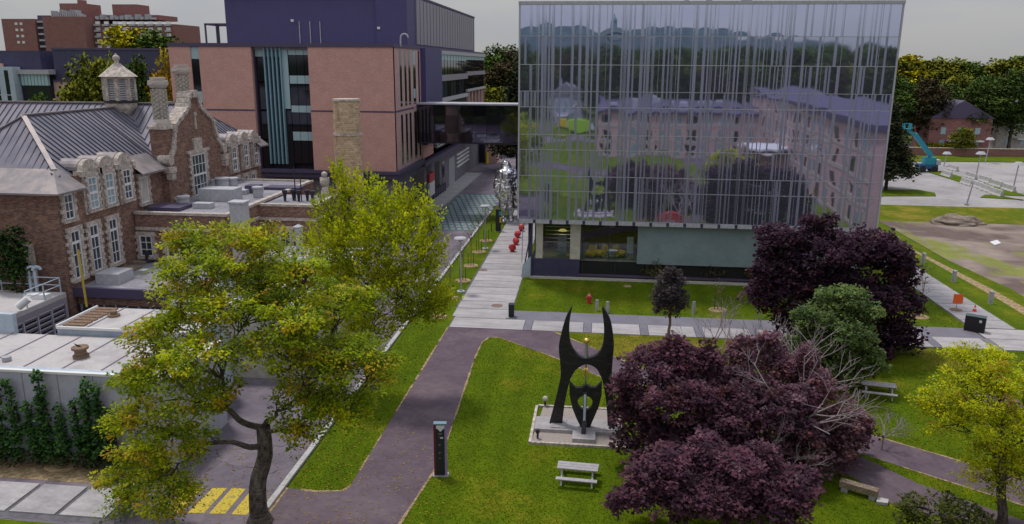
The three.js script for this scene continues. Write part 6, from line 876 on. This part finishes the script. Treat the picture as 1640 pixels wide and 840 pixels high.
{ seed(330); const [g] = foliage(lobesAt(-46.6, [[18, 400, 22, 34, 0], [22, 440, 20, 30, 0], [10, 420, 20, 40, 0], [28, 425, 14, 30, 0]]).map((l) => ({ c: l.c, r: V(l.r.x, l.r.y, 0.3), k: 1.5 })), { density: 16, per: 18, size: 0.16, width: 0.9, spray: 0.4, cols: [[0.035, 0.07, 0.02], [0.025, 0.055, 0.018], [0.05, 0.085, 0.022]] }); const q = PZ(18, 430, -46.6), t = thing('climbing_vine', 'mass of dark ivy on the old brick bay at the left edge', 'vine', V(q.x, 0, -46.7)); part(t, 'leaves', g, M.leafFar); part(t, 'stem', rod(V(q.x, 0, -46.7), V(q.x, 6, -46.7), 0.08, 0.03, 5), M.bark); }
{ seed(331); const t = thing('hedge', 'dark low planting along the foot of the ivy wall', 'hedge', V(-28, 0, -33.2)), lobes = []; for (let x = -33; x < -21.6; x += 0.8) lobes.push({ c: V(x, 0.35, -33.25), r: V(0.6, 0.5, 0.4), k: 1 }); const [g] = foliage(lobes, { density: 24, per: 16, size: 0.14, width: 0.7, spray: 0.35, cols: [[0.03, 0.055, 0.02], [0.045, 0.07, 0.022], [0.06, 0.06, 0.03]], up: 0.5 }); part(t, 'leaves', g, M.leafFar); }
// ------------------------------------------------------------------ far trees: a few kinds, then copies
function farTree(name, h, w, cols, sd, kind = 'round') {
  seed(sd); const t = new THREE.Group(); t.name = name; const lobes = [];
  if (kind === 'cone') { for (let k = 0; k < 9; k++) { const f = k / 8; lobes.push({ c: V(rr(-0.2, 0.2), h * (0.2 + 0.75 * f), rr(-0.2, 0.2)), r: V(w * (1 - 0.88 * f), h * 0.08, w * (1 - 0.88 * f)), k: 1 }); } }
  else { for (let k = 0; k < 13; k++) { const a = k * 2.4, f = (k + 0.5) / 13, rad0 = w * 0.62 * Math.sin(Math.PI * (0.12 + 0.8 * f)); lobes.push({ c: V(Math.cos(a) * rad0, h * (0.3 + 0.55 * f), Math.sin(a) * rad0), r: V(w * rr(0.34, 0.5), h * rr(0.11, 0.17), w * rr(0.34, 0.5)), k: 1 }); } lobes.push({ c: V(0, h * 0.88, 0), r: V(w * 0.4, h * 0.12, w * 0.4), k: 1 }); }
  const [g] = foliage(lobes, { density: kind === 'cone' ? 4.2 : 2.0, per: 24, size: 0.42, width: 0.8, spray: 1.5, cols, up: kind === 'cone' ? -0.1 : 0.3, flat: 0.7, inner: 0.35, jitter: 0.25 });
  const tr = new THREE.Mesh(cyl(0, -0.2, h * 0.6, 0, h * 0.02, h * 0.01, 7), M.bark); tr.name = 'trunk'; const cr = new THREE.Mesh(g, M.leafFar); cr.name = 'crown'; for (const m of [tr, cr]) { m.castShadow = m.receiveShadow = true; t.add(m); } return t;
}
const FT = {
  green: farTree('broadleaf_tree', 15, 5.2, [[0.075, 0.125, 0.02], [0.095, 0.15, 0.022], [0.06, 0.10, 0.018]], 401), dark: farTree('broadleaf_tree', 17, 5.6, [[0.06, 0.105, 0.026], [0.08, 0.13, 0.03], [0.10, 0.14, 0.032]], 402), olive: farTree('broadleaf_tree', 13, 5, [[0.17, 0.18, 0.02], [0.20, 0.20, 0.022], [0.13, 0.15, 0.02]], 403), yellow: farTree('broadleaf_tree', 12, 4.6, [[0.40, 0.36, 0.012], [0.34, 0.32, 0.012], [0.46, 0.38, 0.015]], 404), orange: farTree('broadleaf_tree', 10, 4, [[0.38, 0.24, 0.02], [0.32, 0.25, 0.02]], 405), conifer: farTree('conifer', 16, 4.4, [[0.035, 0.05, 0.026], [0.05, 0.06, 0.03], [0.065, 0.062, 0.036]], 406, 'cone'), brown: farTree('broadleaf_tree', 15, 4.6, [[0.075, 0.06, 0.03], [0.055, 0.06, 0.025], [0.09, 0.065, 0.04]], 407),
};
function plant(kind, p, s, label, group, sx = 1) { const c = FT[kind].clone(); c.name = numbered(FT[kind].name); c.position.copy(p); c.scale.set(s * sx, s, s * sx); c.rotation.y = rnd() * 6.28; tag(c, label, 'tree', group); scene.add(c); return c; }
// px of the trunk, py of the top, depth; the height follows
function treeTo(kind, px, top, z, label, group, sx = 1, y0 = 0) { const p = PZ(px, top, z), h0 = { green: 15, dark: 17, olive: 13, yellow: 12, orange: 10, conifer: 16, brown: 15 }[kind]; return plant(kind, V(p.x, y0, z), Math.max(0.3, (p.y - y0) / h0), label, group, sx); }
seed(500);
treeTo('conifer', 1436, 168, -136.5, 'drooping dark conifer on the traffic island at the right corner of the glass building', null, 1.15);
treeTo('olive', 143, 96, -95, 'olive green tree behind the ridge left of the stone cupola', null, 0.62); treeTo('olive', 168, 95, -97, 'yellowish tree top just left of the stone cupola', null, 0.4); treeTo('green', 216, 95, -99, 'small bright tree top just right of the stone cupola', null, 0.4); treeTo('orange', 262, 97, -100, 'orange-yellow tree top behind the twisted chimneys', null, 0.4); treeTo('olive', 125, 130, -93, 'dark olive tree behind the slate ridge', null, 0.6);
treeTo('yellow', 205, 50, -200, 'yellow-green tree before the skyline apartment building', null, 1); treeTo('green', 245, 52, -200, 'mid green tree right of the yellow one before the apartments', null, 1.1); treeTo('dark', 70, 90, -170, 'dark tree in the gap between the clad walls', null, 0.6); treeTo('green', 60, 152, -125, 'low bush in front of the glazed link at the far left', null, 0.6);
[['green', 790, 92, -190], ['dark', 806, 74, -215], ['brown', 826, 78, -185], ['olive', 786, 140, -178], ['dark', 775, 88, -240], ['dark', 815, 84, -260]].forEach(([k, px, top, z], i) => treeTo(k, px, top, z, ['mid green tree beside the end of the brick building', 'tall dark tree above the link bridge', 'brown-tinged tree touching the glass building edge', 'low bright tree just above the bridge roof', 'dark tree farthest back at the brick building', 'dark tree at the back of the bridge gap'][i], null, 1));
treeTo('conifer', 830, 100, -150, 'conifer in the gap behind the link bridge', null, 0.9);
{ // row behind the parking lot
  const kinds = ['dark', 'green', 'dark', 'brown', 'dark', 'olive', 'dark']; const where = ['first', 'second', 'third', 'fourth', 'fifth', 'sixth', 'seventh', 'eighth', 'ninth', 'tenth', 'eleventh', 'twelfth'];
  [[1450, 128], [1472, 150], [1494, 124], [1520, 134], [1546, 120], [1572, 130], [1592, 122], [1614, 128], [1636, 112], [1660, 118], [1428, 120]].sort((a, b) => a[0] - b[0]).forEach(([px, top], i) => treeTo(kinds[i % 7], px, top, -206 - (i % 3) * 14, `${where[i]} tall tree from the left in the row behind the parking lot`, 'trees behind the parking lot', 1.15));
  treeTo('olive', 1545, 205, -192, 'small bright round tree by the houses behind the parking lot', null, 1.2); 
  [[1465, 93, 'yellow'], [1492, 96, 'olive'], [1440, 96, 'olive'], [1520, 97, 'olive'], [1550, 99, 'green'], [1615, 95, 'olive'], [1638, 93, 'green'], [1580, 104, 'olive']].sort((a, b) => a[0] - b[0]).forEach(([px, top, k], i) => treeTo(k, px, top, -262, `${where[i]} sunlit tree top from the left on the right skyline`, 'tree tops on the right skyline', 1.35));
  const p = G(1516, 243), t = thing('flower_bush', 'low yellow flowering hedge before the far brick wall', 'hedge', p); bases.set(t, V(0, 0, 0)); const lobes = []; for (let x = -6; x < 6; x += 1.6) lobes.push({ c: V(x, 1, 1.2), r: V(1.4, 0.9, 0.8), k: 1 }); const [g] = foliage(lobes, { density: 6, per: 14, size: 0.4, width: 0.8, spray: 0.7, cols: [[0.34, 0.30, 0.02], [0.25, 0.26, 0.02]], up: 0.4 }); part(t, 'leaves', g, M.leafFar);
}
{ // low bushes on the far side of the figure
  const p = G(822, 330); surveyTree('shrub', 'dark green shrub between the mirrored figure and the glass building', p, V(p.x, 0.8, p.z), p.z, [[824, 300, 8, 26, 0], [820, 318, 8, 14, 0.2]], { seed: 71, trunk: 0.06, density: 8, per: 14, size: 0.26, width: 0.6, spray: 0.6, cols: [[0.05, 0.08, 0.02], [0.08, 0.11, 0.03]], up: 0.6 });
}
function wood(name, label, spots, kinds, sMin, sMax) { // a far wood that reads as one mass
  const o = new THREE.Group(); o.name = numbered(name); tag(o, label, 'wood', null, 'stuff'); scene.add(o); const lists = {}; spots.forEach(([x, z], i) => { const k = kinds[i % kinds.length]; (lists[k] ??= []).push([x, z]); });
  for (const k of Object.keys(lists)) for (const src of FT[k].children) { const m = new THREE.InstancedMesh(src.geometry, src.material, lists[k].length); m.name = src.name === 'crown' ? 'crowns' : 'trunks'; m.userData.kind = 'stuff'; seed(900 + k.length); lists[k].forEach(([x, z], i) => { const s = rr(sMin, sMax); m.setMatrixAt(i, new THREE.Matrix4().compose(V(x, 0, z), new THREE.Quaternion().setFromAxisAngle(UPV, rnd() * 6.28), V(s * 1.2, s, s * 1.2))); }); m.castShadow = m.receiveShadow = true; o.add(m); }
}
{ seed(801); const a = []; for (let i = 0; i < 420; i++) { const z = -290 - Math.pow(rnd(), 1.6) * 900; a.push([rr(-0.9, 1.1) * -z * 0.8 + rr(-30, 30), z]); } wood('far_wood', 'distant wooded belt along the horizon beyond the campus', a.filter(([x, z]) => !(x < -60 && z > -360)), ['dark', 'green', 'olive', 'dark'], 0.8, 1.1); }
// ------------------------------------------------------------------ what the glass front looks back at, behind the viewpoint
{
  const b = thing('residence', 'pink brick residence with a purple flat roof mirrored in the glass building', 'building', V(30, 0, 14)), x0 = -1, x1 = 31, z = 16, h = 8.9, hw = 12.2, z1 = -50;
  part(b, 'wall', [box(x0, x1, 0, h, z, z + 34)], M.newBrickPale); part(b, 'wing_wall', box(x1, x1 + 12, 0, hw, z1, z + 20), M.newBrickPale);
  part(b, 'roof', [box(x0 - 0.4, x1, h, h + 0.5, z - 0.5, z + 34.4), box(x1 - 0.4, x1 + 12.4, hw, hw + 0.8, z1 - 0.4, z + 20)], M.purplePlain); for (let k = 0; k < 6; k++) part(b, 'roof_unit', cbox(x0 + 3 + k * 4.6, h + 1, z + 6 + (k % 3) * 7, 2.4, 1.2, 2), M.paleGrey);
  for (let f = 0; f < 3; f++) { const y = 0.8 + f * 2.95; part(b, 'stone_band', box(x0 - 0.05, x1 - 0.1, y - 0.65, y - 0.25, z - 0.06, z), M.stone); for (let k = 0; k < 11; k++) { part(b, 'window', box(x0 + 1.0 + k * 2.8, x0 + 2.2 + k * 2.8, y, y + 1.7, z - 0.05, z + 0.2), k % 3 ? M.glassSky : M.glassDark); part(b, 'window_frame', box(x0 + 0.9 + k * 2.8, x0 + 2.3 + k * 2.8, y - 0.12, y, z - 0.1, z), M.whitePaint); } }
  for (let f = 0; f < 4; f++) { const y = 0.9 + f * 2.95; part(b, 'stone_band', box(x1 - 0.06, x1, y - 0.65, y - 0.2, z1, z - 0.6), M.stone); for (let k = 0; k < 16; k++) { const za = z1 + 1.5 + k * 4; part(b, 'window', box(x1 - 0.05, x1 + 0.2, y, y + 1.7, za, za + 1.5), k % 2 ? M.glassDark : M.glassSky); } }
  part(b, 'entrance_block', box(x1 - 6, x1, 0, 4.4, -8, 2), M.oldBrick); part(b, 'entrance_roof', box(x1 - 6.4, x1, 4.4, 4.8, -8.4, 2.4), M.whitePaint);
}
struct('asphalt_path', poly([[15, 16], [27, 16], [29, -30], [26, -50], [24, -50], [25, -28]], 0.018), M.asphalt, 'asphalt path along the front of the pink brick residence', 'path');
for (const [p, w, d, h, wl, rf, l] of [[PZ(900, 180, -232).setY(0).setZ(87), 9, 9, 8.5, M.clad, M.roofGrey, 'grey house mirrored at the left of the glass front']]) house(p, w, d, h, wl, rf, l, Math.PI);
function van(p, c, label) { const t = thing('van', label, 'van', p); bases.set(t, V(0, 0, 0)); t.rotation.y = 0.1; part(t, 'body', [box(-2.6, 1.4, 0.5, 3.1, -1.1, 1.1)], c); part(t, 'cab', prism([[1.4, 0.5], [2.9, 0.5], [2.8, 1.5], [2.1, 2.4], [1.4, 2.4]], -1.05, 1.05), M.whitePaint); part(t, 'windscreen', bar(V(2.84, 1.5, 0), V(2.16, 2.32, 0), 1.9, 0.06), M.glassDark); for (const [x, z] of [[-1.7, 1], [1.9, 1], [-1.7, -1], [1.9, -1]]) { const g = new THREE.CylinderGeometry(0.45, 0.45, 0.3, 14); g.rotateX(Math.PI / 2); part(t, 'wheel', g.translate(x, 0.45, z), M.black); } }
van(V(PZ(900, 200, -212).x, 0, 66), M.yellow, 'yellow box van mirrored at the left of the glass front'); van(V(PZ(926, 200, -206).x, 0, 60), plain([0.35, 0.6, 0.03]), 'lime green box van mirrored beside the yellow one');
{ const t = thing('added_red_shape', 'added curved red shape, put in for its red reflection low in the glass front', 'sculpture', V(7.4, 0, -47.3)); bases.set(t, V(0, 0, 0)); t.scale.setScalar(0.72); const arc = (r0, r1, a0, a1, d, z) => { const s = new THREE.Shape(); s.absarc(0, 0, r1, a0, a1, false); s.absarc(0, 0, r0, a1, a0, true); return new THREE.ExtrudeGeometry(s, { depth: d, bevelEnabled: false, curveSegments: 16 }).translate(0, 0, z); }; const rm = plain([0.55, 0.05, 0.06], 0.4); part(t, 'arch', arc(1.6, 2.6, 0.0, 3.14, 1.4, -0.7).translate(-1.2, 0, 0), rm); part(t, 'wave', arc(1.2, 2.4, 0.3, 3.1, 1.2, -0.5).translate(2.2, 0, 0.3), rm); part(t, 'base', cbox(0.5, 0.1, 0, 7.5, 0.2, 2), M.concrete[0]); }  // added behind the maple, out of direct view, to put red into the reflection
struct('asphalt_path', poly([[-20, 6], [14, -22], [18, -20], [-14, 10]], 0.016), M.asphalt, 'asphalt path crossing the lawn below the viewpoint', 'path'); struct('road', poly([[-200, 40], [200, 40], [200, 50], [-200, 50]], 0.012), M.lane, 'street behind the viewpoint', 'road');
{ seed(777); const a = []; for (let i = 0; i < 520; i++) a.push([rr(-170, 210), 56 + Math.pow(rnd(), 1.3) * 260]); wood('back_wood', 'tall leafy wood mirrored across the upper part of the glass front', a.filter(([x, z]) => !(Math.abs(x + 18) < 16 && z < 95)), ['dark', 'green', 'dark', 'olive', 'brown'], 1.0, 1.3); }
{ // wooded hill with a domed church
  const g = new THREE.SphereGeometry(1, 60, 20, 0, 6.2832, 0, 1.5708), p = g.attributes.position; for (let i = 0; i < p.count; i++) { const n = 1 + 0.16 * perlin.noise(p.getX(i) * 4, 3, p.getZ(i) * 4) + 0.06 * perlin.noise(p.getX(i) * 13, 5, p.getZ(i) * 13); p.setY(i, p.getY(i) * n); } g.computeVertexNormals(); g.scale(620, 66, 260); muv(g); g.translate(-40, -8, 1750);
  struct('hill', g, std({ map: texture(256, (u, v) => scl([0.07, 0.10, 0.11], 0.6 + 0.8 * tn(u, v, 1, 5)), 300), roughness: 1 }), 'wooded hill mirrored along the skyline of the glass front', 'hill');  // blue in the base colour stands in for distance haze
  const q = PZ(978, 60, -1745), c = thing('domed_church', 'domed church on the hill mirrored near the top of the glass', 'church', V(q.x - 14, 47, 1590)); bases.set(c, V(0, 0, 0)); c.scale.setScalar(0.75); const st = plain([0.22, 0.27, 0.29], 0.8), sc = 1.1;
  part(c, 'nave', cbox(0, 4, 0, 62 * sc, 16, 40), st); part(c, 'drum', cyl(0, 12, 27, 0, 16, 15, 16), st); const dg = new THREE.SphereGeometry(15.5, 20, 12, 0, 6.283, 0, 1.57); dg.scale(1, 1.25, 1); dg.translate(0, 27, 0); part(c, 'dome', dg, plain([0.12, 0.24, 0.23], 0.7)); part(c, 'lantern', [cyl(0, 45, 52, 0, 3), cyl(0, 52, 58, 0, 2.6, 0.2)], st);
}

{ // short tufts on the near lawn and leaves dropped under the big tree
  seed(66); const g = tri([V(-0.02, 0, 0), V(0.02, 0, 0), V(0.03, 0.07, 0.02)], [V(0.015, 0, -0.02), V(0, 0, 0.02), V(-0.035, 0.06, 0)], [V(0, 0, -0.015), V(0.02, 0, 0.01), V(0.0, 0.065, -0.035)]);
  const inside = (x, z, pts) => { let c = false; for (let i = 0, k = pts.length - 1; i < pts.length; k = i++) { const [x1, z1] = pts[i], [x2, z2] = pts[k]; if ((z1 > z) !== (z2 > z) && x < (x2 - x1) * (z - z1) / (z2 - z1) + x1) c = !c; } return c; };
  const m4 = new THREE.Matrix4(), qn = new THREE.Quaternion(), spots = [];
  for (let i = 0; i < 170000; i++) { const z = -29.5 - Math.pow(rnd(), 1.1) * 43.4, w = 4 - z * 0.55, x = rr(Math.max(-14.3, -w), w * 0.9); if (z < -57.5 && (z > -62.6 || (x > -11.7 && x < -6.7) || x > 29.4)) continue; if (z < -57.5 && rnd() < 0.3) continue; if (PATHS.some((q) => inside(x, z, q)) || (x > -3.4 && x < 2.2 && z < -38.8 && z > -44)) continue; spots.push([x, z]); }
  const o = new THREE.InstancedMesh(g, new THREE.MeshPhysicalMaterial({ color: 0xffffff, roughness: 1, specularIntensity: 0.1, side: THREE.DoubleSide }), spots.length), col = new THREE.Color();
  spots.forEach(([x, z], i) => { const s = rr(0.6, 1.25); o.setMatrixAt(i, m4.compose(V(x, 0, z), qn.setFromAxisAngle(UPV, rnd() * 6.28), V(s, s * rr(0.35, 0.75), s))); const k = rr(0.92, 1.1), y = rnd() < 0.05 ? 1 : 0; o.setColorAt(i, col.setRGB((0.115 + 0.07 * y) * k, (0.168 + 0.03 * y) * k, 0.005 * k)); });
  o.name = 'grass_tufts'; o.castShadow = o.receiveShadow = true; tag(o, 'short grass tufts over the near lawns', 'grass', null, 'stuff'); scene.add(o);
  const lf = leafCloud(); for (let i = 0; i < 1500; i++) { const a = rnd() * 6.283, r = Math.sqrt(rnd()) * 7.5, x = -14 + Math.cos(a) * r, z = -31.5 + Math.sin(a) * r * 1.3; if (z < -33.6 && x < -20) continue; lf.leaf(V(x, 0.035, z), V(Math.cos(a * 7), rr(0, 0.2), Math.sin(a * 7)).normalize(), V(rr(-0.3, 0.3), 1, rr(-0.3, 0.3)).normalize(), rr(0.08, 0.15), rr(0.02, 0.04), rnd() < 0.5 ? [0.34, 0.26, 0.02] : [0.25, 0.14, 0.03]); }
  const fl = new THREE.Mesh(lf.geo(), M.leafFar); fl.name = 'fallen_leaves'; fl.receiveShadow = true; tag(fl, 'yellow leaves dropped on the ground round the large left tree', 'leaves', null, 'stuff'); scene.add(fl);
}
console.log('leaves', leafCount);
renderer.render(scene, camera);
